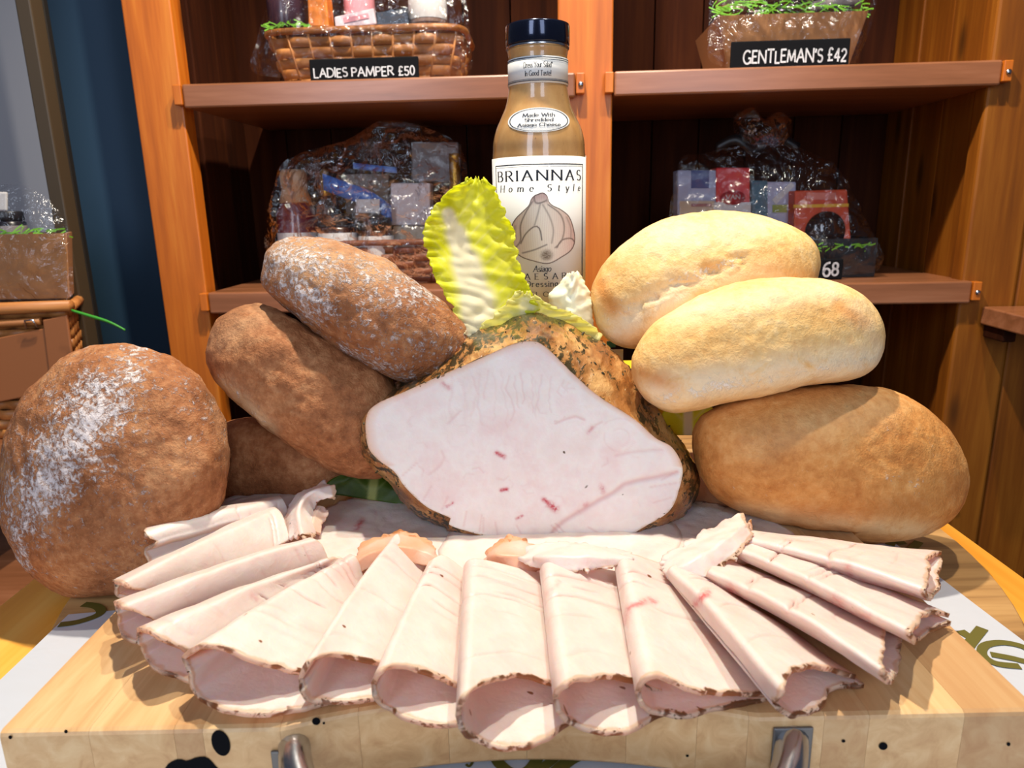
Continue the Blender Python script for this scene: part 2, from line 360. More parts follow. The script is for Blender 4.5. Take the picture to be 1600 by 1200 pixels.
# ------------------------------------------------------------------ stroke lettering
def arc(cx, cy, rx, ry, a0, a1, n=10):
    return [(cx+rx*math.cos(math.radians(a0+(a1-a0)*i/n)), cy+ry*math.sin(math.radians(a0+(a1-a0)*i/n))) for i in range(n+1)]
O_ = lambda cx, cy, rx, ry: arc(cx, cy, rx, ry, 90, 450, 18)
GL = {
 'A': (.8, [[(0, 0), (.4, 1), (.8, 0)], [(.15, .36), (.65, .36)]]), 'B': (.62, [[(0, 0), (0, 1)], [(0, 1)]+arc(.28, .76, .27, .24, 90, -90)+[(0, .52)], [(0, .52)]+arc(.32, .26, .3, .26, 90, -90)+[(0, 0)]]),
 'C': (.75, [arc(.42, .5, .42, .5, 45, 315, 16)]), 'D': (.75, [[(0, 0), (0, 1)], [(0, 1)]+arc(.25, .5, .5, .5, 90, -90, 14)+[(0, 0)]]),
 'E': (.55, [[(0, 0), (0, 1)], [(0, 1), (.52, 1)], [(0, .52), (.42, .52)], [(0, 0), (.55, 0)]]), 'F': (.52, [[(0, 0), (0, 1)], [(0, 1), (.52, 1)], [(0, .52), (.42, .52)]]),
 'G': (.8, [arc(.42, .5, .42, .5, 50, 330, 16), [(.8, 0.05), (.8, .42), (.55, .42)]]), 'H': (.75, [[(0, 0), (0, 1)], [(.75, 0), (.75, 1)], [(0, .52), (.75, .52)]]),
 'I': (.05, [[(0, 0), (0, 1)]]), 'L': (.5, [[(0, 1), (0, 0)], [(0, 0), (.5, 0)]]), 'M': (.95, [[(0, 0), (.1, 1), (.47, .12), (.85, 1), (.95, 0)]]),
 'N': (.8, [[(0, 0), (0, 1)], [(0, 1), (.8, 0)], [(.8, 0), (.8, 1)]]), 'O': (.85, [O_(.42, .5, .42, .5)]), 'P': (.6, [[(0, 0), (0, 1)], [(0, 1)]+arc(.3, .74, .3, .26, 90, -90)+[(0, .48)]]),
 'R': (.68, [[(0, 0), (0, 1)], [(0, 1)]+arc(.3, .75, .28, .25, 90, -90)+[(0, .5)], [(.28, .5), (.68, 0)]]),
 'S': (.55, [arc(.28, .76, .25, .24, 40, 270, 12)+arc(.28, .26, .27, .26, 90, -140, 12)]), 'T': (.7, [[(.35, 0), (.35, 1)], [(0, 1), (.7, 1)]]),
 'V': (.8, [[(0, 1), (.4, 0), (.8, 1)]]), 'W': (1.1, [[(0, 1), (.28, 0), (.55, .9), (.82, 0), (1.1, 1)]]), 'Y': (.75, [[(0, 1), (.38, .5), (.75, 1)], [(.38, .5), (.38, 0)]]), 'Z': (.65, [[(0, 1), (.65, 1), (0, 0), (.65, 0)]]),
 'a': (.45, [arc(.21, .45, .2, .17, 150, 0, 8)+[(.42, 0)], O_(.21, .17, .2, .17)]), 'c': (.45, [arc(.25, .31, .25, .31, 45, 315, 12)]),
 'd': (.5, [O_(.24, .31, .24, .31), [(.48, 1), (.48, 0)]]), 'e': (.5, [[(.02, .34), (.48, .34)]+arc(.25, .31, .24, .31, 5, 315, 14)]),
 'g': (.5, [O_(.24, .33, .23, .28), [(.47, .6), (.47, -.05)]+arc(.25, -.08, .22, .2, 0, -150, 8)]), 'h': (.48, [[(0, 0), (0, 1)], arc(.24, .36, .24, .26, 180, 0, 8)+[(.48, 0)]]),
 'i': (.05, [[(0, 0), (0, .62)], [(0, .84), (0, .9)]]), 'l': (.05, [[(0, 0), (0, 1)]]), 'm': (.8, [[(0, 0), (0, .62)], arc(.2, .4, .2, .22, 180, 0, 8)+[(.4, 0)], arc(.6, .4, .2, .22, 180, 0, 8)+[(.8, 0)]]),
 'n': (.46, [[(0, 0), (0, .62)], arc(.23, .38, .23, .24, 180, 0, 8)+[(.46, 0)]]), 'o': (.52, [O_(.26, .31, .26, .31)]), 'r': (.35, [[(0, 0), (0, .62)], arc(.2, .4, .2, .22, 180, 50, 6)]),
 's': (.4, [arc(.2, .47, .17, .15, 40, 270, 9)+arc(.2, .16, .19, .16, 90, -140, 9)]), 't': (.32, [[(.15, .85), (.15, .1), (.3, 0)], [(0, .62), (.32, .62)]]),
 'u': (.48, [[(0, .62), (0, .2)]+arc(.23, .2, .23, .2, 180, 360, 8), [(.47, .62), (.47, 0)]]), 'y': (.5, [[(0, .62), (.26, 0)], [(.5, .62), (.2, -.25), (.05, -.25)]]),
 '!': (.1, [[(.05, .3), (.05, 1)], [(.05, 0), (.05, .06)]]), "'": (.1, [[(.08, 1), (.02, .75)]]), '.': (.08, [[(.03, 0), (.03, .06)]]),
 '1': (.3, [[(0, .8), (.2, 1), (.2, 0)]]), '2': (.55, [arc(.27, .72, .26, .28, 160, -30, 10)+[(0, 0), (.55, 0)]]), '4': (.6, [[(.42, 0), (.42, 1), (0, .3), (.6, .3)]]),
 '5': (.52, [[(.5, 1), (.08, 1), (.05, .58)]+arc(.24, .3, .27, .3, 120, -150, 10)]), '6': (.5, [arc(.5, .6, .48, .4, 95, 180, 8)+arc(.26, .28, .25, .28, 180, 540, 14)]),
 '8': (.5, [O_(.25, .75, .21, .24), O_(.25, .26, .25, .26)]), '0': (.5, [O_(.25, .5, .25, .5)]), '£': (.6, [arc(.36, .76, .2, .24, 30, 190, 8)+[(.2, .1), (.08, 0)], [(.05, 0), (.6, .02)], [(.04, .46), (.46, .46)]]),
 '®': (.3, [O_(.15, .85, .13, .13)]), ',': (.1, [[(.06, .05), (.02, -.12)]]),
}
def text_mesh(txt, size, mapper, thick=.11, thin=.05, serif=True, track=.22, slant=0., width=None, jitter=0., space=.4, seed=1):
    """lay text centred on (0,0) baseline, return verts (mapped) and faces"""
    rr = random.Random(seed); X = 0; polys = []
    for ch in txt:
        if ch == ' ': X += space; continue
        w, st = GL[ch]; jy = rr.uniform(-jitter, jitter); js = 1+rr.uniform(-jitter, jitter)*1.5
        for s in st:
            polys.append([(X+px*js, py*js+jy) for px, py in s])
            if serif:
                for e, nb in ((s[0], s[1]), (s[-1], s[-2])):
                    dx, dy = nb[0]-e[0], nb[1]-e[1]
                    if abs(dy) > abs(dx)*.8 and min(abs(e[1]-q) for q in (0, .62, 1.)) < .02 and len(s) < 6:
                        polys.append([(X+e[0]-.1, e[1]), (X+e[0]+.1, e[1])])
        X += w*js+track
    X -= track; k = size; kx = size if width is None else width/X
    V = []; Fc = []
    for pl in polys:
        # subdivide long runs so that they follow a curved carrier
        q = []
        for a, b in zip(pl[:-1], pl[1:]):
            n = max(1, int(math.hypot(b[0]-a[0], b[1]-a[1])/.2)+0)
            q += [(a[0]+(b[0]-a[0])*i/n, a[1]+(b[1]-a[1])*i/n) for i in range(n)]
        q.append(pl[-1])
        for a, b in zip(q[:-1], q[1:]):
            dx, dy = b[0]-a[0], b[1]-a[1]; L = math.hypot(dx, dy)
            if L < 1e-6: continue
            w = thin+(thick-thin)*abs(dy)/L; ux, uy = dx/L, dy/L; ex = w*.22
            c = [(a[0]-ux*ex-uy*w/2, a[1]-uy*ex+ux*w/2), (a[0]-ux*ex+uy*w/2, a[1]-uy*ex-ux*w/2), (b[0]+ux*ex+uy*w/2, b[1]+uy*ex-ux*w/2), (b[0]+ux*ex-uy*w/2, b[1]+uy*ex+ux*w/2)]
            n = len(V)
            for (x, y) in c: V.append(mapper((x-X/2)*kx+slant*y*k, y*k))
            Fc.append((n, n+1, n+2, n+3))
    return np.array(V), Fc
def text(name, lines, mat, parent):
    mb = MB()
    for ln in lines: mb.add(*text_mesh(**ln))
    return mb.build(name, mat, parent, smooth=False)

#=== STRUCTURE ===
FLOORZ = -.92
mb = MB(); mb.add([(-2.2, -1.9, FLOORZ), (2.2, -1.9, FLOORZ), (2.2, 1.9, FLOORZ), (-2.2, 1.9, FLOORZ)], [(0, 1, 2, 3)])
tag(mb.build('floor', M['dark']), kind='structure')
mb = MB().box((-2.2, 1.40, FLOORZ), (2.2, 1.45, 1.7), L2W)
tag(mb.build('wall_back', M['teal'], smooth=False), kind='structure')
# teal partition beside the shelving
mb = MB().box((-.95, 1.12, FLOORZ), (-.555, 1.16, 1.7), L2W)
tag(mb.build('wall_left', M['teal'], smooth=False), kind='structure')

# ---- shelving unit
su = root('shelving_unit', 'tall honey pine shelving unit with two open bays behind the food display', 'shelving', L2W((0, 1.1, FLOORZ)))
def cbox(name, lo, hi, mat, parent, bevel=.002): return MB().box(lo, hi, L2W).build(name, mat, parent, smooth=False, bevel=bevel)
ZT = 1.2
D0, DB = 1.0, 1.29
# left post: two boards of its face, then the return into the bay
cbox('post', (-.553, D0, FLOORZ), (-.487, D0+.03, ZT), M['pine'], su)
cbox('side_panel', (-.553, D0+.031, FLOORZ), (-.535, DB, ZT), M['pine_shaded'], su)
for i in range(3): cbox('side_board', (-.5345, D0+.032+i*.086, FLOORZ), (-.522+.002*(i % 2), D0+.032+i*.086+.083, ZT), M['pine_shaded'], su)
cbox('post', (.018, D0, FLOORZ), (.089, D0+.03, ZT), M['pine'], su)
cbox('divider', (.045, D0+.031, FLOORZ), (.062, DB, ZT), M['pine_shaded'], su)
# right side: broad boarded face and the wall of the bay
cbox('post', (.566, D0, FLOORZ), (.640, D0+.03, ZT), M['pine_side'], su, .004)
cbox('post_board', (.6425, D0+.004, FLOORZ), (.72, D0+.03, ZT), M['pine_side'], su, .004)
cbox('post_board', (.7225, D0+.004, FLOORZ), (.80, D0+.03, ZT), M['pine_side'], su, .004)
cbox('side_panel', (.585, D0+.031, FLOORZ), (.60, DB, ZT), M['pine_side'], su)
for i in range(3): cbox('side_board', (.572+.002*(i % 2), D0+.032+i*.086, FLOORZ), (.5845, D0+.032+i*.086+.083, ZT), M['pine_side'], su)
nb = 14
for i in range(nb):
    u0 = -.53+i*(1.11/nb); cbox('back_board', (u0, DB, FLOORZ), (u0+1.11/nb-.002, DB+.012, ZT), M['pine_shaded'], su, .001)
SH = [(.333, .363), (.057, .087), (-.22, -.19)]
for (z0, z1) in SH:
    for (u0, u1) in ((-.492, .052), (.078, .586)):
        s = cbox('shelf', (u0+.012, D0-.012, z0), (u1-.012, DB-.002, z1), M['shelf'], su, .0025)
        for q in (u0, u1-.011):
            cbox('edge_block', (q, D0-.014, z0+.004), (q+.011, D0-.001, z1-.001), M['pine'], s, .001)
        n = MB()
        n.lathe([(.0035, 0), (.0035, .0012), (.001, .002)], (0, 0, 0), 10, lambda V, u=u1-.005, z=(z0+z1)/2: L2W(np.stack([u+V[:, 0], D0-.0142-V[:, 2], z+V[:, 1]], 1)))
        n.build('screw', M['steel'], s)
cbox('plinth', (-.5, D0+.01, FLOORZ), (.585, D0+.025, FLOORZ+.1), M['pine_shaded'], su)

# right neighbouring unit: only a shelf end on its bracket shows
ru = root('wall_shelf', 'short dark pine shelf end fixed to the boarded post at the right edge', 'shelf', L2W((.70, .93, 0.02)))
p0 = cab(1582, 505, .93)
cbox('shelf_board', (p0[0], .90, p0[2]-.012), (p0[0]+.2, .998, p0[2]+.012), M['shelf'], ru)
cbox('bracket', (p0[0]+.006, .955, p0[2]-.03), (p0[0]+.024, .999, p0[2]-.0125), M['pine_shaded'], ru)

# ---- left display case (dark frame, grey back)
lc = root('display_case', 'dark framed display case with a grey back panel at the left edge', 'cabinet', L2W((-.9, .95, FLOORZ)))
a = cab(22, 0, .93); b = cab(46, 0, .93)
cbox('frame_post', (a[0], .93, FLOORZ), (b[0], .955, ZT), plain('dark brown frame', (66, 54, 38), .5), lc)
DS = min(np.linspace(.94, 1.1, 161), key=lambda D: abs(cab(76, 0, D)[0]-b[0]))
cbox('side_panel', (b[0]-.012, .956, FLOORZ), (b[0]-.001, DS, ZT), plain('black side', (20, 18, 16), .6), lc)
cbox('back_panel', (-1.4, 1.075, FLOORZ), (cab(36, 0, 1.075)[0], 1.085, ZT), M['grey'], lc)
zc = cab(60, 690, .85)[2]
cbox('ledge', (-1.35, .70, zc-.03), (b[0]-.05, 1.074, zc), M['shelf'], lc)
cbox('lower_ledge', (-1.35, .72, -.30), (b[0]-.05, 1.074, -.27), M['shelf'], lc)

#=== TABLE ===
tb = root('display_table', 'orange pine display table under the round board and the food', 'table', (0, .45, FLOORZ))
nb = 6
for i in range(nb):
    x0 = -.335+i*.67/nb
    MB().box((x0, .12, -.070), (x0+.67/nb-(.0004), .82, -.0455)).build('top_plank', M['table'], tb, smooth=False, bevel=.001)
MB().box((-.31, .15, -.14), (.31, .79, -.071)).build('apron', M['pine_shaded'], tb, smooth=False)
for x in (-.30, .25):
    for y in (.16, .73): MB().box((x, y, FLOORZ), (x+.05, y+.05, -.141)).build('leg', M['pine'], tb, smooth=False)
rb = MB().lathe([(.30, 0), (.303, .002), (.303, .007), (.301, .009)], (.010, .475, -.0454), 96)
tag(rb.build('round_board', M['round'], None), 'rough brown round wooden board lying under the printed paper', 'board')

# ---- paper
def sheet(pts2, z, nx=40, ny=30):
    a, b, c, d = [np.array(p, float) for p in pts2]   # front-left, front-right, back-right, back-left
    V = []
    for i in range(ny):
        for j in range(nx):
            u, v = j/(nx-1), i/(ny-1)
            p = (a*(1-u)+b*u)*(1-v)+(d*(1-u)+c*u)*v
            V.append((p[0], p[1], z))
    V = np.array(V); return V, gridf(ny, nx)
pr = root('printed_paper', 'white greaseproof sheet with olive print between wooden board and table', 'paper', (0, .3, -.0362))
V, Fc = sheet([(-.268, .13), (.292, .13), (.266, .455), (-.272, .385)], -.0358)
V[:, 2] += .00025*nz(V, 30)
mk('sheet', V, Fc, M['paper'], pr)
def onpaper(cx, cy, rot):
    c, s = math.cos(rot), math.sin(rot)
    return lambda x, y: (cx+x*c-y*s, cy+x*s+y*c, -.0346)
def ring_stroke(pts, w):
    return None
ZK = [0]
def pstroke(mb, pxpts, w, z=-.0354, n=40, closed=False):
    ZK[0] += 1; z += .00004*(ZK[0] % 4)
    P = resample([pz(x, y, z)[:2] for x, y in pxpts], n, closed)
    V = []; m = len(P)
    for i in range(m):
        t = P[(i+1) % m if closed else min(i+1, m-1)]-P[i-1 if (closed or i > 0) else 0]; t /= np.linalg.norm(t)+1e-9
        nrm = np.array([-t[1], t[0]])
        V += [(*(P[i]+nrm*w/2), z), (*(P[i]-nrm*w/2), z)]
    Fc = [(2*i, 2*i+1, 2*((i+1) % m)+1, 2*((i+1) % m)) for i in range(m if closed else m-1)]
    mb.add(V, Fc)
mb = MB()
def flush():
    global mb
    mb.build('printed_letter', M['olive'], pr, smooth=False); mb = MB()
# big script letters at the right: d and e
pstroke(mb, [(1500, 985), (1512, 993), (1525, 998)], .006)
pstroke(mb, [(1535, 981), (1518, 1002), (1505, 1020)], .006); flush()
pstroke(mb, [(1548, 1022), (1580, 1028), (1612, 1034), (1606, 1014), (1570, 1004), (1540, 1008), (1535, 1022), (1555, 1036), (1594, 1041)], .0048); flush()
# hook letter at the left
pstroke(mb, [(92, 976), (120, 972), (148, 963), (158, 955), (150, 947), (130, 944)], .0055); flush()
# emblem and small letters at the front edge
pstroke(mb, [(774, 1172), (778, 1190), (800, 1208), (822, 1206), (838, 1188), (842, 1170), (820, 1155), (792, 1156)], .0052, closed=True)
pstroke(mb, [(838, 1206), (860, 1190), (880, 1172)], .0045)
flush(); pstroke(mb, [(868, 1206), (890, 1188), (906, 1180)], .006); flush()
pstroke(mb, [(712, 1186), (716, 1176), (718, 1186), (722, 1174)], .0012, n=24); flush()
pstroke(mb, [(741, 1186), (734, 1197), (728, 1194)], .0012); pstroke(mb, [(738, 1191), (731, 1187)], .0012); pstroke(mb, [(742, 1187), (736, 1183)], .0012); flush()
pstroke(mb, [(1390, 852), (1398, 842), (1412, 850)], .006); flush(); pstroke(mb, [(1425, 858), (1436, 846)], .006); flush()

# ---- chopping board of glued staves, scooped front edge
BX, BF, BB, BT = .2075, .2415, .56, .033
def front(x):
    h, s = .0945, .0155
    if abs(x) >= h: return BF
    R = (h*h+s*s)/(2*s); return BF+s-(R-math.sqrt(R*R-x*x))
cb = root('chopping_board', 'thick pale wooden chopping board of glued staves with steel handle, under the meat', 'chopping board', (0, .4, -BT))
edges = [-BX, -.172, -.138, -.1265, -.0955, -.066, -.030, .003, .045, .073, .092, .122, .140, .178, BX]
for x0, x1 in zip(edges[:-1], edges[1:]):
    xs = np.linspace(x0+.00005, x1-.00005, 9); n = len(xs)
    prof = [(BB, -BT), (BB, -.002), (BB-.002, 0)]
    V = []
    for x in xs:
        f = front(x); V += [(x, f+.001, -BT), (x, f, -BT+.0015), (x, f, -.0022), (x, f+.0006, -.0008), (x, f+.0022, 0), (x, .40, 0), (x, BB-.002, 0), (x, BB, -.002), (x, BB, -BT)]
    m = 9; Fc = [(i*m+j, (i+1)*m+j, (i+1)*m+(j+1) % m, i*m+(j+1) % m) for i in range(n-1) for j in range(m)]
    Fc += [tuple(range(m)), tuple((n-1)*m+j for j in range(m-1, -1, -1))]
    mk('stave', np.array(V), [f[::-1] for f in Fc], M['stave'], cb, smooth=False)
# inky stains and pin holes on the front
def frontpt(x, y):
    d = ray(x, y); t = BF/d[1]
    for _ in range(6):
        p = CAM+d*t; t = (front(p[0])-.0003)/d[1]
    return CAM+d*t
mb = MB()
def blot(pts):
    P = resample(pts, 28, True); c = P.mean(0); V = [frontpt(*c)]+[frontpt(*p) for p in P]
    mk('stain', np.array(V), [(0, 1+(i+1) % 28, 1+i) for i in range(28)], M['ink'], cb, smooth=False)
def oval(cx, cy, rx, ry, a=0):
    c, s = math.cos(a), math.sin(a); return [(cx+rx*math.cos(t)*c-ry*math.sin(t)*s, cy+rx*math.cos(t)*s+ry*math.sin(t)*c) for t in np.linspace(0, 2*math.pi, 9)[:-1]]
blot(oval(345, 1161, 14, 21, -.35)); blot([(258, 1200), (268, 1190), (280, 1186), (292, 1189), (305, 1184), (322, 1183), (335, 1195), (345, 1212), (300, 1220), (262, 1215)])
blot(oval(494, 1127, 6.5, 6)); blot(oval(506, 1130, 2, 2)); blot(oval(1380, 1166, 7, 6)); blot(oval(1074, 1181, 2.5, 2)); blot(oval(103, 1143, 3, 3)); blot(oval(16, 1152, 3, 3)); blot(oval(1318, 1158, 3, 2.5)); blot(oval(1576, 1163, 3, 3))
# steel bail handle in front of the scoop
hl = frontpt(458, 1170); hr = frontpt(1238, 1165)
hz = -.0105; plate = plain('dull steel', (120, 118, 116), .5, Metallic=.8)
path = [(hl[0]-.001, BF+.006, hz), (hl[0]+.002, BF-.004, hz-.001), (hl[0]+.007, BF-.014, hz-.003), (hl[0]+.016, BF-.024, hz-.005), (hl[0]+.032, BF-.031, hz-.006),
        (0, BF-.034, hz-.006), (hr[0]-.032, BF-.031, hz-.006), (hr[0]-.016, BF-.024, hz-.005), (hr[0]-.007, BF-.014, hz-.003), (hr[0]-.002, BF-.004, hz-.001), (hr[0]+.001, BF+.003, hz)]
MB().tube(resample(path, 60), .0064, 16).build('handle', M['steel'], cb)
MB().box((hr[0]-.0085, BF-.0016, -.029), (hr[0]+.0075, BF-.0002, -.0045)).build('handle_plate', plate, cb, smooth=False, bevel=.0006)
MB().box((hl[0]-.0085, BF-.0016, -.031), (hl[0]+.0035, BF-.0002, -.0105)).build('handle_plate', plate, cb, smooth=False, bevel=.0006)

#=== BREAD ===
def polar(pts, c, n):
    P = resample(pts, 720, True); d = P-np.array(c); a = np.arctan2(d[:, 1], d[:, 0]); r = np.hypot(d[:, 0], d[:, 1])
    o = np.argsort(a); a, r = a[o], r[o]
    th = np.linspace(-math.pi, math.pi, n, endpoint=False)
    return th, np.interp(th, np.r_[a-2*math.pi, a, a+2*math.pi], np.r_[r, r, r])
def onboard(V, eps=.0012):
    m = (np.abs(V[:, 0]) < BX+.002) & (V[:, 1] < BB)
    V[:, 2] = np.where(m, np.maximum(V[:, 2], eps), np.maximum(V[:, 2], -.0335)); return V
def loaf(label, pts, zc, depth, mat, amp=.0012, flour=(), pale=(), base_flour=0., base_pale=0., e=.86, grooves=(), toast=(), nt=200, nph=104, group=None, back=None):
    c = np.array(pts, float); c = (c.max(0)+c.min(0))/2
    th, r = polar(pts, c, nt)
    C = pd(*c, zc); vd = (C-CAM)/np.linalg.norm(C-CAM)
    V = []
    ph = np.linspace(0.0, math.pi, nph)
    P = []
    for f in ph[1:-1]:
        rho = math.sin(f)**e; dz = -math.copysign(abs(math.cos(f))**e, math.cos(f))
        dd = depth if dz < 0 or back is None else back
        px = c[0]+r*np.cos(th)*rho; py = c[1]+r*np.sin(th)*rho
        for x, y in zip(px, py): P.append(pd(x, y, zc)+vd*dz*dd)
    P = np.array([C-vd*depth]+P+[C+vd*(back or depth)])
    nrm = P-C; nrm /= np.linalg.norm(nrm, axis=1)[:, None]
    sd = random.random()*50
    P = P+nrm*(amp*nz(P, 28, sd, 3)+amp*.55*nz(P, 85, sd+5, 2)+amp*.22*nz(P, 260, sd+9))[:, None]
    n = nph-2
    Fc = [(0, 1+j, 1+(j+1) % nt) for j in range(nt)]+[tuple(reversed(q)) for q in gridf(n, nt, True, 1)]+[(len(P)-1, 1+(n-1)*nt+(j+1) % nt, 1+(n-1)*nt+j) for j in range(nt)]
    fr = np.clip(1-((P-C)@vd)/depth, 0, 1); fr = np.clip(fr*1.5, 0, 1)
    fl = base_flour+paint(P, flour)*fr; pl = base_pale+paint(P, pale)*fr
    if grooves:
        g = paint(P, grooves)*fr
        P = P+nrm*(g*(-.0022+.0028*nz(P, 120, 3., 3)))[:, None]
    P = onboard(P)
    o = mk('bread_loaf', P, [q[::-1] for q in Fc], mat, None, attrs={'flour': fl, 'pale': np.clip(pl, 0, 1), 'toast': np.clip(paint(P, toast)*fr, 0, 1) if toast else np.zeros(len(P))})
    return tag(o, label, 'bread', group)
LG = 'loaves stacked around the turkey'
loaf('round wholemeal loaf with a white flour patch, lowest on the left beside the slices',
     [(178, 540), (250, 552), (305, 585), (340, 640), (356, 700), (350, 770), (325, 830), (290, 880), (240, 915), (150, 932), (90, 925), (40, 885), (8, 820), (0, 750), (5, 690), (30, 630), (75, 580), (120, 552)],
     .455, .062, M['brown_bread'], .0022, [(155, 630, 60, 770, 66, .62), (120, 660, 80, 750, 46, .35), (210, 575, 140, 650, 46, .42), (170, 700, 200, 860, 70, .12), (15, 800, 40, 890, 14, .5), (230, 570, 330, 660, 46, .16)], [(330, 560, 360, 720, 18, .2)], .12, group=LG)
loaf('oval wholemeal loaf dusted with flour, top of the left stack',
     [(412, 425), (420, 395), (445, 378), (490, 373), (540, 380), (600, 405), (650, 440), (700, 480), (725, 515), (728, 545), (704, 580), (660, 597), (610, 588), (550, 558), (490, 515), (440, 475), (415, 450)],
     .478, .050, M['brown_bread'], .0020, [(450, 400, 660, 460, 46, .4), (430, 410, 500, 480, 44, .42), (540, 550, 640, 592, 18, .38), (520, 470, 700, 560, 60, .2), (470, 395, 560, 400, 30, .25)], [(440, 390, 600, 420, 40, .35)], .14, group=LG)
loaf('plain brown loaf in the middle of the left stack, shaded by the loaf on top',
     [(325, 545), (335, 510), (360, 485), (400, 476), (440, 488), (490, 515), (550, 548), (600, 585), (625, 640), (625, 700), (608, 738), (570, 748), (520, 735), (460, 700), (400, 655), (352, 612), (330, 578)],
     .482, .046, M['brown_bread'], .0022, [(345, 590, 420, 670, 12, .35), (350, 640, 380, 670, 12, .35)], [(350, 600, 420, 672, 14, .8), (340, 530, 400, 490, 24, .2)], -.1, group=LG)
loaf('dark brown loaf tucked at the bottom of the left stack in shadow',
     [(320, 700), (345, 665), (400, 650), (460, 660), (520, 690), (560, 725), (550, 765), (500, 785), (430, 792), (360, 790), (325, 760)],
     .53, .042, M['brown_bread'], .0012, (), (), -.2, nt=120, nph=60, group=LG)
loaf('pale crusty oval loaf with a burst floury side, top of the right stack',
     [(926, 470), (930, 440), (950, 405), (990, 370), (1050, 340), (1110, 330), (1170, 336), (1230, 350), (1268, 375), (1280, 405), (1275, 440), (1250, 470), (1190, 495), (1120, 515), (1060, 535), (1000, 545), (960, 537), (935, 508)],
     .505, .050, M['white_bread'], .0013, [(950, 500, 1040, 445, 18, .42), (1040, 445, 1160, 405, 13, .6), (1160, 405, 1130, 420, 12, .4), (980, 525, 1060, 470, 22, .25)], [(960, 520, 1060, 460, 26, .9), (1060, 450, 1200, 440, 30, .5), (980, 380, 1200, 350, 26, .5)], -.12,
     grooves=[(975, 490, 1050, 448, 14, 1), (1050, 448, 1160, 408, 13, 1)], toast=[(935, 440, 955, 480, 16, .8), (1030, 465, 1080, 450, 6, .5), (1160, 430, 1260, 430, 24, .35), (990, 395, 960, 420, 20, .4)], group=LG)
loaf('pale crusty oval loaf with a floury lower edge, middle of the right stack',
     [(988, 575), (995, 545), (1020, 510), (1080, 470), (1150, 445), (1230, 434), (1300, 440), (1350, 465), (1377, 500), (1380, 540), (1365, 575), (1330, 593), (1250, 605), (1150, 625), (1070, 642), (1030, 637), (1000, 612)],
     .447, .043, M['white_bread'], .0012, [(1030, 622, 1200, 592, 15, .55), (1200, 592, 1360, 560, 13, .42), (1300, 450, 1360, 480, 14, .25), (1090, 560, 1250, 560, 40, .12)], [(1020, 610, 1370, 560, 30, .8), (1050, 490, 1300, 450, 22, .5), (1340, 480, 1380, 560, 20, .4)], -.12, toast=[(1000, 580, 1050, 600, 16, .8), (1310, 480, 1350, 505, 14, .7), (1050, 560, 1150, 540, 24, .3), (1240, 475, 1300, 500, 20, .4)], e=.8, group=LG)
loaf('large golden loaf at the bottom of the right stack, resting on the chopping board',
     [(1083, 690), (1090, 660), (1112, 640), (1180, 615), (1290, 603), (1370, 606), (1440, 635), (1490, 685), (1512, 745), (1500, 795), (1455, 830), (1390, 846), (1300, 840), (1200, 815), (1130, 785), (1095, 742)],
     .464, .052, M['gold_bread'], .0013, [(1340, 640, 1420, 680, 16, .2), (1380, 740, 1440, 760, 14, .36), (1100, 750, 1200, 760, 30, .14), (1390, 650, 1460, 690, 14, .25), (1170, 760, 1440, 720, 50, .12)], [(1160, 800, 1460, 832, 14, .7), (1180, 690, 1380, 640, 30, .25)], -.08, toast=[(1100, 700, 1130, 770, 20, .6), (1240, 800, 1440, 790, 16, .5), (1480, 720, 1500, 780, 16, .5)], group=LG)

#=== TURKEY JOINT ===
face = [(572, 652), (589, 631), (634, 611), (690, 586), (750, 560), (795, 540), (825, 533), (851, 541), (900, 588), (937, 620), (990, 654), (1024, 684), (1050, 699), (1066, 729), (1062, 762), (1046, 798), (1009, 822), (971, 841), (915, 845), (872, 838), (857, 841), (780, 841), (727, 829), (701, 819), (704, 810), (667, 792), (634, 762), (615, 736), (589, 717), (574, 695)]
rear = [(574, 652), (598, 617), (622, 597), (664, 575), (697, 549), (731, 519), (780, 506), (810, 491), (840, 487), (877, 498), (915, 520), (949, 541), (986, 577), (1020, 628), (1043, 663), (1073, 702), (1087, 744), (1076, 775), (1048, 806), (1009, 825), (971, 842), (915, 845), (857, 842), (780, 841), (727, 830), (690, 815), (660, 795), (630, 765), (610, 738), (588, 718), (573, 695)]
tj = root('turkey_joint', 'roast turkey breast joint with herb crust and pale cut face in the centre', 'meat', (0, .45, .004))
NT_ = 420; cc = np.array((830, 700.))
thf, rf = polar(face, cc, NT_); thr, rr_ = polar(rear, cc, NT_)
LEAN = .10; YF = .398
def facept(x, y, back=0.):
    d = ray(x, y)   # plane leaning slightly back: Y - LEAN*z = YF+back
    t = (YF+back+LEAN*CAM[2])/(d[1]-LEAN*d[2]); return CAM+d*t
rings = np.linspace(0, 1, 110)**.9; V = [facept(*cc)]
for q in rings[1:]:
    for a, r in zip(thf, rf): V.append(facept(cc[0]+r*math.cos(a)*q, cc[1]+r*math.sin(a)*q))
V = np.array(V)
vein = polysegs([(1058, 738), (1030, 745), (1000, 750), (975, 757), (958, 770), (935, 782), (905, 800), (880, 815), (866, 828), (858, 842)], 4, .8)
red = [(776, 708, 788, 714, 3.5, .8), (850, 781, 854, 784, 4, .8), (858, 788, 868, 795, 5.5, .9), (783, 766, 792, 765, 3, .9), (692, 599, 702, 606, 4, .45), (940, 760, 943, 768, 4, .6), (914, 790, 918, 787, 3, .7), (918, 676, 925, 668, 3, .4), (806, 811, 816, 806, 2, .8), (698, 792, 708, 786, 2, .9)] 
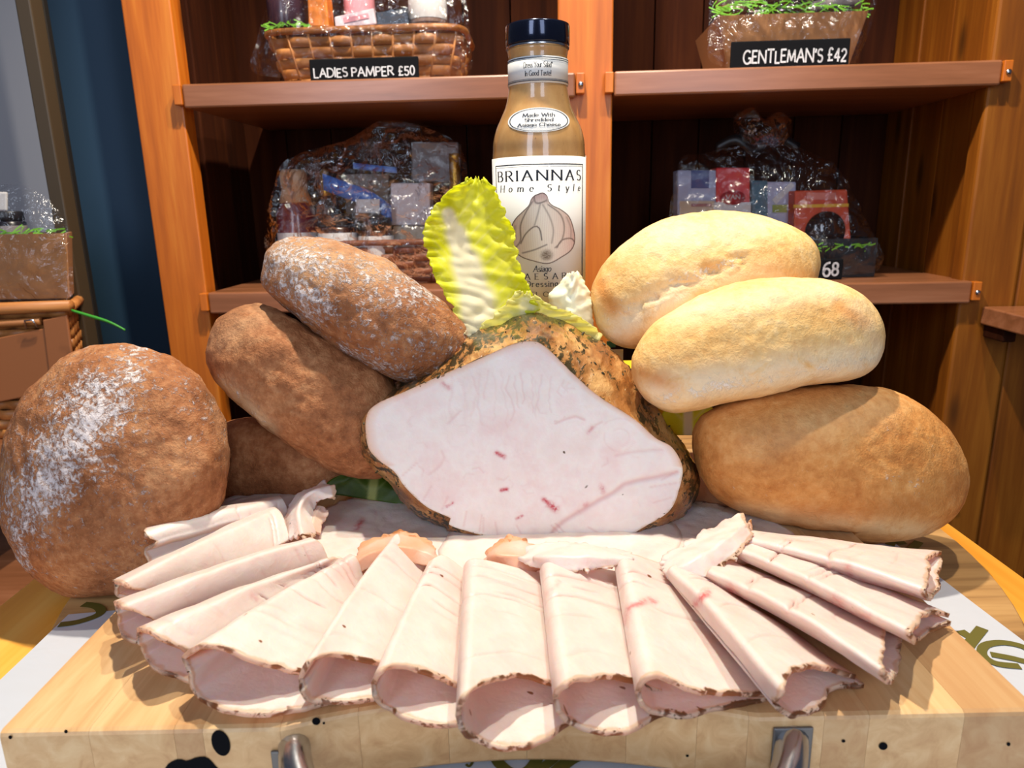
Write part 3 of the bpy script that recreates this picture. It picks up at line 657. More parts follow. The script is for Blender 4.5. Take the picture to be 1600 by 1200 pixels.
cr = polysegs([(868, 662), (885, 655), (900, 651), (912, 656)], 2.5, .7)+polysegs([(962, 712), (978, 708), (1000, 705), (1035, 702)], 2.5, .6)+polysegs([(700, 662), (712, 650), (720, 643)], 2, .6)+polysegs([(670, 742), (688, 728), (694, 716), (690, 705)], 2, .5)+polysegs([(920, 675), (932, 664), (940, 660)], 2, .6)
for i in range(15):
    x0 = 705+i*11+random.uniform(-4, 4); y0 = 578+abs(i-7)*2+random.uniform(-4, 8); pl = [(x0, y0)]
    for k in range(random.randint(6, 13)): pl.append((pl[-1][0]+random.uniform(-2.5, 4.)*(-1 if k % 4 == 2 else 1), pl[-1][1]+random.uniform(5, 8)))
    cr += polysegs(pl, 1.4, random.uniform(.2, .55))
for i in range(22):
    a = random.uniform(0, 6.3); q = random.uniform(.35, .85); k = int((a+math.pi)/(2*math.pi)*NT_) % NT_
    x0 = cc[0]+rf[k]*q*math.cos(thf[k]); y0 = cc[1]+rf[k]*q*math.sin(thf[k]); b = random.uniform(0, 6.3)
    cr += polysegs([(x0, y0), (x0+10*math.cos(b), y0+8*math.sin(b)), (x0+18*math.cos(b+.6), y0+15*math.sin(b+.6))], 1.5, random.uniform(.2, .5))
for k in range(16):   # radial cracks along the lower rim
    a = random.uniform(.15, 3.0); i = int((a+math.pi)/(2*math.pi)*NT_) % NT_; q0, q1 = random.uniform(.8, .9), .97
    cr.append((cc[0]+rf[i]*q0*math.cos(a+.08), cc[1]+rf[i]*q0*math.sin(a+.08), cc[0]+rf[i]*q1*math.cos(a), cc[1]+rf[i]*q1*math.sin(a), 1.5, .6))
# concentric swirl at the right
for r0 in (14, 22, 30):
    a0 = random.uniform(0, 6); cr += polysegs([(968+r0*1.1*math.cos(a0+k*.35), 684+r0*math.sin(a0+k*.35)) for k in range(random.randint(5, 11))], 1.5, .3)
pv = paint(V, vein); pc = paint(V, cr); pr_ = paint(V, red)
Vd = V.copy(); fn = np.array([0, -1, LEAN]); fn /= np.linalg.norm(fn)
Vd += fn*(-(pc*.0004+pv*.0008+pr_*.0003)+.0004*nz(V, 50, 2., 2))[:, None]
m = len(rings)-1
Fc = [(0, 1+j, 1+(j+1) % NT_) for j in range(NT_)]+gridf(m, NT_, True, 1)
qv = np.r_[0, np.repeat(rings[1:], NT_)]; top = np.r_[0, np.tile((np.sin(thf) < 0.12).astype(float), m)]
rimv = np.clip((qv-.955)/.045, 0, 1)*.75
mk('cut_face', Vd, [q[::-1] for q in Fc], M['joint'], tj, attrs={'red': np.clip(pr_*.85+.04*np.exp(-(((proj(V)[0]-800)/120)**2+((proj(V)[1]-740)/60)**2)), 0, 1), 'crease': np.clip(pc*.7+pv, 0, 1), 'rim': rimv*.9, 'peach': np.clip((qv-.93)/.07, 0, 1)*top*.55})
# crust: face outline -> outer outline further back -> rounded end
tr = [0, .03, .10, .2, .3, .4, .5, .6, .7, .8, .9, 1., 1.08, 1.16, 1.24, 1.32, 1.4, 1.45]; CV = []; DEP = .062
tr = np.interp(np.linspace(0, 1, 46), np.linspace(0, 1, len(tr)), tr)
for t in tr:
    for a, r0, r1 in zip(thf, rf, rr_):
        if t <= 1:
            s = math.sin(t*math.pi/2)**.8
            p0 = facept(cc[0]+r0*math.cos(a), cc[1]+r0*math.sin(a)); p1 = facept(cc[0]+r1*math.cos(a), cc[1]+r1*math.sin(a), DEP)
            p = p0*(1-s)+p1*s; p[1] = p0[1]*(1-t)+p1[1]*t
        else:
            q = (t-1)/.45; k = math.sqrt(max(0, 1-q*q*.995))
            p1 = facept(cc[0]+r1*math.cos(a), cc[1]+r1*math.sin(a), DEP); cB = facept(cc[0], cc[1]+10, DEP)
            p = cB+(p1-cB)*k; p[1] = p1[1]+.022*q
        CV.append(p)
CV = np.array(CV)
cen = np.array([CV[:, 0].mean(), .45, .055]); nn = CV-cen; nn[:, 1] *= .3; nn /= np.linalg.norm(nn, axis=1)[:, None]
fade = np.repeat(np.clip(np.array(tr)*6, 0, 1), NT_)
CV += nn*((.0012*nz(CV, 70, 1., 3)+.0008*nz(CV*np.array([1, .4, 1]), 260, 4., 2))*(.35+.65*fade))[:, None]
CV[:, 2] = np.maximum(CV[:, 2], .0035)
Fc = gridf(len(tr), NT_, True); Fc.append(tuple((len(tr)-1)*NT_+j for j in range(NT_)))
herb = np.clip(.35+.9*nz(CV, 25, 9., 2)+paint(CV, [(600, 612, 640, 590, 22, .7), (690, 550, 740, 518, 16, .5), (790, 495, 870, 492, 14, .5), (1070, 710, 1080, 780, 12, .7), (670, 800, 720, 830, 14, .6)]), 0, 1.3)
mk('crust', CV, Fc, M['crust'], tj, attrs={'herb': herb})
# herb crumbs stuck to the crust rim
hb = MB()
for _ in range(150):
    i = random.randrange(0, len(CV)-NT_); p = CV[i]
    if p[2] < .03: continue
    s = random.uniform(.0006, .0018); d = rng.normal(size=3); d /= np.linalg.norm(d)
    hb.tube([p-d*s, p, p+d*s], [s*.3, s*.55, s*.25], 5)
tag(hb.build('herb_crumbs', plain('dried herb', (58, 50, 22), .6), tj), kind='stuff')

#=== TURKEY SLICES ===
SG = 'turkey slices fanned over the board'
def prof_top(v):
    a = .5+.5*np.sin(np.clip(v/.17, 0, 1)*math.pi/2); b = np.clip((v-.17)/.83, 0, 1)
    return np.where(v < .17, a, 1-.88*b**1.15)
def prof_bot(v): return .5-.5*np.sin(np.clip(v/.17, 0, 1)*math.pi/2)
def slice_(label, back, topf, botf, hb=.007, hf=.02, zl=.0065, zr=.0012, red=(), creases=14, bow=0., NTt=120, NV=44, backtop=None, th=.0021, rim=1., peachrim=0.):
    nb_, ntf, nbf = [resample(p, 64) for p in (back, topf, botf)]
    sv = np.linspace(-1, 1, 2*NV-1); v = np.abs(sv)**1.7; topside = sv <= 0      # -1: free edge of the top leaf, 0: fold, 1: free edge of the bottom leaf
    t = np.linspace(0, 1, NTt)
    zb = zl*(1-v)+zr*v
    pt = np.where(topside, prof_top(v), prof_bot(v))
    zB = zb+hb*pt+.0012; zF = zb+hf*pt+.0012
    Bk = np.array([pz(*p, z) for p, z in zip(at(nb_, v), zB)])
    Fr = np.array([pz(*p, z) for p, z in zip(np.where(topside[:, None], at(ntf, v), at(nbf, v)), zF)])
    sd = random.random()*40
    T = t[:, None, None]
    P = Bk[None]*(1-T)+Fr[None]*T
    # the fold bows sideways a little and the front rim is uneven
    along = Fr.mean(0)-Bk.mean(0); L = np.linalg.norm(along[:2]); ax = along/np.linalg.norm(along); side = np.array([-ax[1], ax[0], 0])
    P = P+side*(bow*np.sin(math.pi*T))*(1-v[None, :, None])
    P[..., 2] += (hf*.10*np.sin(math.pi*t))[:, None]*np.where(topside, prof_top(v), 0)[None]
    fl = P.reshape(-1, 3)
    nzv = nz(fl, 45, sd, 2).reshape(P.shape[:2]); nz2 = nz(fl, 170, sd+3).reshape(P.shape[:2])
    edge = np.clip((t-.9)/.1, 0, 1)[:, None]
    P = P+ax*(edge*(nzv*.0022+nz2*.0011))[..., None]
    tsm = np.where(topside, 1., .25)[None]
    # creases run across the leaf, mostly near the pinched end
    cre = np.zeros(P.shape[:2])
    for k in range(creases):
        tc = random.uniform(.06, .55) if k < creases*.7 else random.uniform(.5, .9); wv = .010*random.uniform(.5, 1.4); v0, v1 = sorted((random.uniform(0, .6), random.uniform(.3, 1)))
        d = (t[:, None]-tc-.05*(v[None]-v0)-.035*nzv)/wv
        msk = np.clip((v-v0+.15)/.15, 0, 1)*np.clip((v1+.15-v)/.15, 0, 1)*topside
        cre = np.maximum(cre, np.exp(-d*d)*msk[None]*random.uniform(.35, 1)*(1 if k < creases*.7 else .4))
    P[..., 2] += (nzv*.0009-cre*.0016)*tsm
    P[..., 2] = np.maximum(P[..., 2], .0012)
    flat = P.reshape(-1, 3)
    dist = ((1-t)*L)[:, None]+0*v[None]+nz2*.0008
    rimv = np.clip(1-dist/.0040, 0, 1)*rim
    dback = (t*L)[:, None]+0*v[None]; rimv = np.maximum(rimv, np.clip(1-dback/.003, 0, 1)*.6)
    rd = paint(flat, red)*np.repeat(topside[None], NTt, 0).ravel() if red else np.zeros(len(flat))
    Fc = gridf(NTt, 2*NV-1)
    o = mk('turkey_slice', flat, Fc, M['meat'], None, attrs={'rim': rimv.ravel(), 'crease': cre.ravel()*.85, 'red': np.clip(rd, 0, 1), 'peach': np.clip(1-dist/.004, 0, 1).ravel()*peachrim}, solid=th)
    return tag(o, label, 'meat', SG)
def scrap(label, pts, zmid, zrim, rimsegs=(), peach=0., n=120, m=26, amp=.0015, red=(), tilt=None, th=.002, name='turkey_slice'):
    P2 = np.array(pts, float); c = (P2.max(0)+P2.min(0))/2
    th_, r = polar(pts, c, n); r = r*(1+.05*np.array([mn.noise((math.cos(a)*7, math.sin(a)*7, c[0])) for a in th_])+.03*np.array([mn.noise((math.cos(a)*22, math.sin(a)*22, c[0])) for a in th_]))
    V = []; q_ = np.linspace(0, 1, m)[1:]
    def pt(x, y, q):
        z = zmid*(1-q*q)+zrim*q*q
        if tilt: z += tilt[0]*(x-c[0])/100+tilt[1]*(y-c[1])/100
        return pz(x, y, max(z, .0016))
    V.append(pt(c[0], c[1], 0))
    for q in q_:
        for a, R in zip(th_, r): V.append(pt(c[0]+R*q*math.cos(a), c[1]+R*q*math.sin(a), q))
    V = np.array(V); V[:, 2] += amp*(1.6*np.abs(nz(V, 70, c[0], 2))-.3)+amp*.5*nz(V, 200, c[1])
    V[:, 2] = np.maximum(V[:, 2], .0014)
    Fc = [(0, 1+(j+1) % n, 1+j) for j in range(n)]+gridf(m-1, n, True, 1)
    qv = np.r_[0, np.repeat(q_, n)]
    rs = paint(V, rimsegs) if rimsegs else np.zeros(len(V))
    rim = np.clip((qv-.93)/.07, 0, 1)*.35+rs
    o = mk(name, V, [f[::-1] for f in Fc], M['meat'], None, attrs={'rim': np.clip(rim, 0, 1), 'crease': np.clip(np.abs(nz(V, 90, 7.))*.5-.1, 0, 1), 'red': paint(V, red) if red else np.zeros(len(V)), 'peach': np.full(len(V), peach)}, solid=th)
    return tag(o, label, 'meat', SG)
# flat slices lying behind the fan, under the joint
scrap('flat turkey slice with a small red mark lying left of the joint', [(440, 870), (465, 830), (520, 790), (600, 770), (680, 775), (740, 815), (760, 870), (700, 905), (560, 905)], .0022, .0018, red=[(557, 828, 566, 815, 4, .7)], amp=.0006)
scrap('flat turkey slice lying under the front of the joint', [(690, 880), (720, 815), (850, 800), (1000, 805), (1060, 830), (1040, 880), (900, 905), (760, 905)], .0036, .0026, amp=.0008)
scrap('flat turkey slice between the joint and the golden loaf', [(1010, 860), (1040, 805), (1090, 785), (1160, 800), (1240, 835), (1220, 870), (1120, 880)], .0024, .002, rimsegs=polysegs([(1075, 790), (1110, 790), (1150, 802)], 7, .9), amp=.0006)
scrap('flat turkey slice lying behind the curled tip by the dark loaf', [(340, 800), (352, 782), (410, 765), (468, 756), (478, 768), (455, 795), (400, 812)], .006, .003, amp=.001)
# left half of the fan
slice_('ragged folded turkey slice touching the round wholemeal loaf, rearmost on the left', [(438, 776), (446, 790), (452, 812)], [(229, 821), (224, 838), (240, 850), (228, 862), (238, 886)], [(231, 828), (222, 842), (238, 860), (230, 872), (244, 890)], .008, .016, creases=4, zl=.010, zr=.004)
slice_('folded turkey slice second from the rear on the left side of the fan', [(425, 792), (440, 805), (452, 845)], [(178, 909), (190, 913), (215, 922), (262, 938)], [(180, 917), (184, 930), (215, 936), (268, 944)], .009, .016, creases=4, zl=.009, zr=.003)
slice_('folded turkey slice with dark herb rim, third from the rear on the left side', [(485, 842), (500, 850), (512, 875)], [(177, 942), (190, 946), (222, 962), (282, 985)], [(179, 958), (186, 985), (212, 1003), (292, 1005)], .009, .022, creases=4, zl=.008, zr=.002)
slice_('folded turkey slice opening towards the left front corner of the board', [(505, 876), (530, 872), (552, 890)], [(214, 985), (226, 985), (262, 1004), (345, 1040)], [(218, 1003), (234, 1033), (285, 1060), (352, 1075)], .009, .021, zl=.0075, red=[(392, 930, 398, 938, 4, .3)])
slice_('wide folded turkey slice with a gaping mouth, leftmost at the front edge', [(548, 868), (556, 874), (566, 900)], [(288, 1028), (305, 1014), (335, 1011), (400, 1034), (520, 1062)], [(292, 1052), (305, 1085), (350, 1110), (420, 1116), (530, 1096)], .008, .024)
slice_('folded turkey slice with a peach skin tip, second from the left at the front', [(612, 846), (628, 838), (662, 880)], [(470, 1060), (480, 1038), (505, 1026), (550, 1028), (640, 1048)], [(472, 1078), (485, 1093), (520, 1098), (570, 1094), (640, 1090)], .011, .021, creases=7)
slice_('folded turkey slice third from the left at the front edge', [(672, 880), (692, 870), (728, 895)], [(582, 1072), (592, 1052), (620, 1042), (660, 1049), (745, 1085)], [(584, 1088), (600, 1108), (650, 1128), (700, 1136), (755, 1130)], .010, .021, creases=6)
slice_('tall folded turkey slice hanging lowest over the scooped front edge', [(727, 886), (748, 876), (850, 900)], [(716, 1118), (724, 1092), (755, 1070), (815, 1058), (895, 1082)], [(720, 1138), (745, 1157), (800, 1169), (850, 1156), (900, 1120)], .013, .026, creases=9)
slice_('folded turkey slice with an orange lined mouth, fifth from the left', [(846, 892), (866, 878), (962, 895)], [(868, 1092), (880, 1073), (920, 1060), (975, 1062), (1040, 1085)], [(872, 1108), (890, 1128), (940, 1146), (995, 1142), (1045, 1112)], .013, .021, creases=9, red=[(860, 930, 872, 912, 4, .25)])
slice_('folded turkey slice with a red streak across its fold and black herb flecks', [(962, 880), (985, 868), (1052, 890)], [(996, 1082), (1006, 1064), (1030, 1058), (1095, 1082), (1195, 1085)], [(1000, 1096), (1015, 1110), (1060, 1120), (1120, 1112), (1198, 1092)], .012, .019, creases=7, red=[(978, 975, 985, 955, 5, .4), (985, 952, 1012, 940, 5, .55), (1012, 940, 1022, 943, 5, .5)])
# right half: narrower rolls
slice_('rolled turkey slice with a red spot, fourth from the right in the fan', [(1042, 898), (1060, 884), (1106, 902)], [(1213, 1098), (1222, 1068), (1250, 1045), (1290, 1045), (1340, 1060)], [(1217, 1108), (1240, 1120), (1275, 1110), (1300, 1080), (1350, 1072)], .013, .026, creases=5, red=[(1085, 960, 1090, 980, 6, .35), (1092, 942, 1104, 930, 6, .7)], zl=.007, zr=.001)
slice_('rolled turkey slice with a red spot near its tip, third from the right', [(1102, 900), (1125, 876), (1155, 885)], [(1386, 1066), (1378, 1020), (1384, 985), (1405, 990)], [(1392, 1066), (1402, 1045), (1410, 1015), (1412, 1002)], .014, .022, creases=6, red=[(1142, 918, 1150, 925, 7, .55), (1155, 932, 1160, 935, 6, .35)], zl=.0075, zr=.002, bow=.002)
slice_('long rolled turkey slice with pink streak, second from the right', [(1148, 866), (1160, 842), (1195, 850)], [(1424, 1003), (1428, 980), (1455, 958), (1482, 962)], [(1430, 1002), (1452, 990), (1472, 980), (1486, 974)], .013, .021, creases=8, red=[(1306, 935, 1316, 945, 8, .45), (1318, 950, 1360, 962, 4, .3)], zl=.008, zr=.003)
slice_('rolled turkey slice under the golden loaf, rightmost of the fan', [(1160, 852), (1172, 832), (1215, 838)], [(1450, 935), (1452, 905), (1455, 872), (1466, 864)], [(1456, 936), (1468, 915), (1470, 890), (1470, 872)], .012, .020, creases=8, red=[(1325, 885, 1330, 895, 5, .4), (1346, 905, 1350, 908, 4, .4)], zl=.008, zr=.004)
# torn tips and skin ends at the back of the fan
def flap(label, rows, rims=(), peach=0., n=60, m=40, jag=.0016, amp=.0012, red=(), th=.0019):
    """rows: list of (px points across, heights across) from one end of the piece to the other"""
    A = [(resample(p, m), np.interp(np.linspace(0, 1, m), np.linspace(0, 1, len(z)), z)) for p, z in rows]
    X = np.array([np.c_[a, z] for a, z in A]); V = np.zeros((n, m, 3))
    for j in range(m): V[:, j] = resample(X[:, j], n)
    W_ = np.array([pz(*q) for q in [tuple(v) for v in V.reshape(-1, 3)]]).reshape(n, m, 3); c = W_.mean((0, 1))
    I, J = np.meshgrid(np.linspace(-1, 1, n), np.linspace(-1, 1, m), indexing='ij'); ed = np.maximum(np.abs(I), np.abs(J))**6
    fl = W_.reshape(-1, 3); k1 = nz(fl, 160, 2., 2).reshape(n, m); k2 = nz(fl, 420, 6.).reshape(n, m); d = W_-c; d /= np.linalg.norm(d, axis=2)[..., None]+1e-9
    W_ = W_+d*(ed*jag*(1.4*k1+.9*k2))[..., None]; W_[..., 2] += amp*nz(fl, 75, 5., 2).reshape(n, m)
    W_[..., 2] = np.maximum(W_[..., 2], .0016); fl = W_.reshape(-1, 3)
    rim = np.clip((np.maximum(np.abs(I), np.abs(J)).ravel()-.93)/.07, 0, 1)*.35+(paint(fl, rims) if rims else 0)
    o = mk('turkey_slice', fl, gridf(n, m), M['meat'], None, attrs={'rim': np.clip(rim, 0, 1), 'crease': np.clip(np.abs(nz(fl, 110, 7.))*.7-.2, 0, 1), 'red': np.zeros(len(fl)), 'peach': np.full(len(fl), peach)*np.clip(.8+.5*nz(fl, 60, 3.), 0, 1)}, solid=th)
    return tag(o, label, 'meat', SG)
flap('curled torn turkey tip standing up behind the left slices', [([(452, 838), (474, 842), (494, 836)], [.007, .012, .007]), ([(446, 812), (468, 804), (488, 808)], [.010, .018, .012]), ([(456, 786), (474, 780), (494, 786)], [.016, .024, .018]), ([(478, 768), (492, 766), (508, 780)], [.022, .027, .022]), ([(506, 752), (518, 760), (523, 778)], [.024, .027, .022])], rims=[(516, 756, 523, 778, 5, .7), (470, 838, 492, 836, 5, .7)], jag=.0022)
flap('peach underside of turkey below the curled torn tip', [([(474, 818), (486, 830), (498, 836)], [.008, .009, .006]), ([(478, 800), (494, 806), (508, 812)], [.012, .013, .010]), ([(490, 786), (504, 790), (514, 796)], [.016, .016, .014])], peach=.45)
flap('peach skin end of turkey poking out between two front left slices', [([(550, 898), (556, 876), (562, 858)], [.006, .012, .013]), ([(582, 886), (584, 864), (588, 841)], [.008, .015, .016]), ([(622, 880), (624, 856), (626, 832)], [.010, .017, .018]), ([(654, 884), (656, 862), (654, 838)], [.008, .014, .016]), ([(680, 890), (684, 872), (682, 858)], [.006, .010, .011])], rims=polysegs([(558, 858), (588, 842), (628, 833), (656, 840), (684, 860)], 6, .95), peach=.8, jag=.002)
flap('peach skin end of turkey behind the tallest folded slice', [([(752, 884), (756, 876), (764, 862)], [.006, .010, .012]), ([(778, 890), (778, 868), (784, 847)], [.008, .016, .016]), ([(812, 894), (812, 868), (814, 842)], [.009, .016, .017]), ([(842, 890), (844, 874), (844, 860)], [.007, .011, .012])], rims=polysegs([(764, 862), (785, 846), (815, 842), (842, 856)], 6, .9), peach=.75, jag=.002)
flap('white torn strip of turkey lying across the tips of the middle slices', [([(815, 864), (820, 872), (826, 882)], [.014, .016, .014]), ([(848, 850), (852, 872), (862, 892)], [.017, .022, .017]), ([(890, 848), (892, 870), (896, 893)], [.018, .024, .018]), ([(935, 854), (936, 872), (936, 888)], [.018, .023, .018]), ([(982, 866), (986, 874), (986, 882)], [.015, .019, .016])], rims=polysegs([(866, 892), (900, 893), (936, 887), (985, 880)], 4, .7), jag=.003)
flap('white torn flap of turkey with tan edge where the right rolls meet', [([(1028, 880), (1036, 894), (1052, 906)], [.014, .017, .014]), ([(1058, 860), (1074, 878), (1096, 902)], [.018, .023, .018]), ([(1100, 834), (1114, 856), (1132, 880)], [.021, .026, .020]), ([(1140, 811), (1150, 830), (1162, 852)], [.024, .027, .022]), ([(1158, 803), (1166, 818), (1174, 836)], [.023, .025, .022])], rims=polysegs([(1160, 804), (1175, 836), (1150, 866), (1110, 895)], 6, .85), jag=.0028)
flap('small peach skin end of turkey at the top of the right rolls', [([(1140, 872), (1146, 860), (1150, 846)], [.010, .014, .016]), ([(1158, 858), (1162, 842), (1164, 826)], [.012, .018, .020]), ([(1168, 846), (1174, 830), (1172, 812)], [.012, .018, .022])], rims=polysegs([(1172, 812), (1176, 832), (1160, 862)], 5, .9), peach=.7)

#=== LETTUCE ===
def leaf(label, rows, Yv, mat, ribpx, ribw, ruffle=.003, cup=.012, n=110, m=60, rimfr=1., group='lettuce leaves round the turkey'):
    """rows: (left px, right px, distance) from base to tip"""
    Lc = resample([r[0] for r in rows], n); Rc = resample([r[1] for r in rows], n); Ys = np.interp(np.linspace(0, 1, n), np.linspace(0, 1, len(Yv)), Yv)
    V = []; u = np.linspace(-1, 1, m); kk = np.abs(np.diff(Lc, axis=0)).sum()/260.
    for i_ in range(n):
        i = i_
        for q in u:
            w = (q+1)/2; x, y = Lc[i]*(1-w)+Rc[i]*w
            fr = abs(q)**3; ph = i*.55+q*2
            x += fr*rimfr*(8*mn.noise((i*.13*kk, q*2, 3.))+4*mn.noise((i*.31*kk, q*3, 5.))); y += fr*rimfr*3*mn.noise((i*.2*kk, q*3, 9.))
            if i > n-12: y += (i-n+12)/12*(9*mn.noise((q*4, 2., 7.))+6*mn.noise((q*13, 4., 7.)))*rimfr
            Y = Ys[i]-cup*q*q+ruffle*fr*2*mn.noise((i*.17*kk, q*2, 11.))+.0022*mn.noise((i*.12*kk, q*3, 1.))
            V.append(pY(x, y, Y))
    V = np.array(V)
    rib = paint(V, [(a[0], a[1], b[0], b[1], w, 1.) for (a, b, w) in zip(ribpx[:-1], ribpx[1:], ribw)])
    # side veins
    side = []
    for k in range(1, len(ribpx)*3-3):
        tt = k/(len(ribpx)*3-3); p = at(resample(ribpx, 40), np.array([tt]))[0]
        for sg in (-1, 1):
            side += [(p[0], p[1], p[0]+sg*42*(1-.35*tt), p[1]-34, 1.8, .3), (p[0]+sg*42*(1-.35*tt), p[1]-34, p[0]+sg*62, p[1]-62, 1.2, .18)]
    rib = np.clip(np.maximum(np.clip(rib*2.6-.7, 0, 1), paint(V, side)), 0, 1)
    o = mk('lettuce_leaf', V, gridf(n, m), mat, None, attrs={'rib': rib}, solid=.0008)
    return tag(o, label, 'lettuce', group)
leaf('tall yellow green romaine leaf standing in front of the dressing bottle',
     [((738, 545), (776, 545)), ((712, 490), (838, 488)), ((684, 440), (826, 448)), ((669, 402), (809, 405)), ((661, 368), (803, 362)), ((678, 325), (787, 330)), ((702, 298), (774, 296)), ((732, 279), (758, 281))],
     [.462, .468, .475, .483, .491, .499, .505, .509], M['leaf'], [(752, 540), (745, 470), (728, 410), (712, 365), (700, 335)], [34, 27, 19, 12], .004, .010)
leaf('pale frilly lettuce leaf behind the crown of the turkey',
     [((735, 560), (940, 560)), ((742, 522), (936, 520)), ((770, 494), (905, 495)), ((796, 468), (868, 480)), ((812, 455), (838, 466))],
     [.475, .472, .468, .466, .466], M['leaf_pale'], [(835, 560), (828, 510), (822, 475)], [26, 14], .004, .004)
leaf('white cupped lettuce heart leaf right of the bottle label',
     [((862, 545), (930, 545)), ((868, 500), (926, 500)), ((856, 468), (924, 472)), ((866, 452), (917, 450)), ((880, 437), (908, 432)), ((888, 428), (902, 425))],
     [.475, .473, .472, .474, .476, .478], plain('white lettuce', (244, 240, 208), .5), [(905, 540), (900, 480), (896, 440)], [20, 12], .001, -.014, rimfr=.5)
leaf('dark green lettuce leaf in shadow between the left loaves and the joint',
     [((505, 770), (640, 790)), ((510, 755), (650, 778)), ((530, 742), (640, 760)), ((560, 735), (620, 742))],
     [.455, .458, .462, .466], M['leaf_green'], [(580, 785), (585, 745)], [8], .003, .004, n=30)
leaf('green lettuce scrap showing between the middle and the bottom right loaves',
     [((1030, 680), (1120, 680)), ((1032, 650), (1120, 645)), ((1045, 625), (1100, 630))],
     [.47, .475, .48], M['leaf'], [(1075, 680), (1075, 630)], [8], .003, .004, n=24)

#=== BOTTLE ===
YB = .578
def bz(y, x=843, Y=YB): return pY(x, y, Y)[2]
bx = pY(843, 350, YB)[0]
zcb = (pY(843, 350, YB)-CAM)@FWD; K = zcb/F
pb = [(70.5, 585), (71, 580), (71, 247), (70, 238), (69, 222), (64.5, 203), (56, 183), (49, 166), (45.5, 150), (44, 138), (43.5, 128), (43.5, 92), (44.5, 84), (45, 79)]
zbase = bz(585)
bt = root('dressing_bottle', 'glass bottle of tan salad dressing with dark cap and white garlic label', 'bottle', (bx, YB, zbase))
prof = [(w*K, bz(y)-zbase) for w, y in pb]
pp = resample([(0, prof[0][1]+.0005)]+prof[:2], 8).tolist()+resample(prof[2:], 60).tolist()
def dress():
    t = NT('dressing behind glass'); v = t.coord('Object', (1, 1, .6)); a = t.noise(v, 60, 4, .6); b = t.noise(v, 300, 3)
    col = t.ramp(a, [(.35, lin((186, 136, 78))), (.65, lin((206, 160, 100)))])
    col = t.mix(t.math('MULTIPLY', t.step(b, .68, .74), .6), col, lin((120, 84, 46)))
    return t.done(col, .35, None, **{'Coat Weight': 1., 'Coat Roughness': .03, 'Specular IOR Level': .6})
MB().lathe([(max(r, .0004), z) for r, z in pp], (bx, YB, zbase), 72).build('bottle_body', dress(), bt)
zc0, zc1 = bz(74), bz(41)
capm = plain('glossy black cap', (28, 36, 58), .16, **{'Coat Weight': .6, 'Metallic': .7})
cp = [(46.*K, zc0-zbase), (47*K, zc0-zbase+.0008), (47*K, zc1-zbase-.0012), (46.3*K, zc1-zbase), (44*K, zc1-zbase+.0002), (.0004, zc1-zbase)]
MB().lathe(cp, (bx, YB, zbase), 72).build('cap', capm, bt)
MB().lathe([(46*K, zc0-zbase-.0022), (46.6*K, zc0-zbase-.0018), (46.6*K, zc0-zbase-.0006), (46*K, zc0-zbase-.0002)], (bx, YB, zbase), 64).build('cap_ring', M['steel'], bt)
lab = NT('paper label'); lab = lab.done(lin((232, 232, 228)), .5, **{'Coat Weight': .15})
def rad_at(z):
    zs = [q[1] for q in prof][::-1]; rs = [q[0] for q in prof][::-1]
    o = np.argsort(zs); return float(np.interp(z-zbase, np.array(zs)[o], np.array(rs)[o]))
RL = 71*K
def wrap(R, off, z0=None, follow=False):
    def f(x, z):
        a = x/RL
        r = (rad_at(z) if follow else R)+off
        return (bx+r*math.sin(a), YB-r*math.cos(a), z)
    return f
def band(name, a0, a1, z0, z1, off, mat, follow=False, R=RL, nz_=2):
    xs = np.linspace(a0, a1, 60); zs = np.linspace(z0, z1, nz_); w = wrap(R, off, follow=follow)
    return mk(name, np.array([w(a*RL, z) for z in zs for a in xs]), gridf(nz_, 60), mat, bt, solid=.00015)
def fz(y, off=0.): return pY(843, y, YB-RL)[2]     # height of the label front at a pixel row
RN = 43.7*K
def fzn(y): return pY(840, y, YB-RN)[2]
zl0, zl1 = fz(492), fz(243.5)
band('front_label', -1.62, 1.45, zl0, zl1, .0003, lab)
band('back_label', 1.47, 3.9, zl0, zl1+.0015, .0003, lab)
nl = band('neck_label', -2.2, 2.2, fzn(129), fzn(86.5), .0004, lab, R=RN)
rule = MB()
def rbar(a0, a1, z0, z1, R=RL, off=.0006, follow=False):
    xs = np.linspace(a0, a1, 40); w = wrap(R, off, follow=follow); rule.add(np.array([w(a*RL, z) for z in (z0, z1) for a in xs]), gridf(2, 40))
A0, A1 = -1.16, 1.10
rbar(A0, A1, fz(257.5), fz(255.5)); rbar(A0, A1, fz(260.2), fz(259.5)); rbar(A0, A0+.025, zl0, fz(255.5)); rbar(A1-.025, A1, zl0, fz(255.5)); rbar(A0+.04, A0+.05, zl0, fz(259.5)); rbar(A1-.05, A1-.04, zl0, fz(259.5))
rule.build('label_border', M['navyprint'], bt, smooth=False)
rule = MB()
for y in (90, 126): rbar(-2.2, 2.2, fzn(y), fzn(y-1.3), RN, .0008)
for y in (92.5, 123.5): rbar(-2.2, 2.2, fzn(y), fzn(y-.6), RN, .0008)
rule.build('neck_rule', M['navyprint'], bt, smooth=False)
def on(R, y, x0=0., off=.0007, fzf=fz): 
    z0 = fzf(y); w = wrap(R, off); return lambda x, yy: w(x0+x, z0+yy)
hgt = lambda a, b, f=fz: f(a)-f(b)
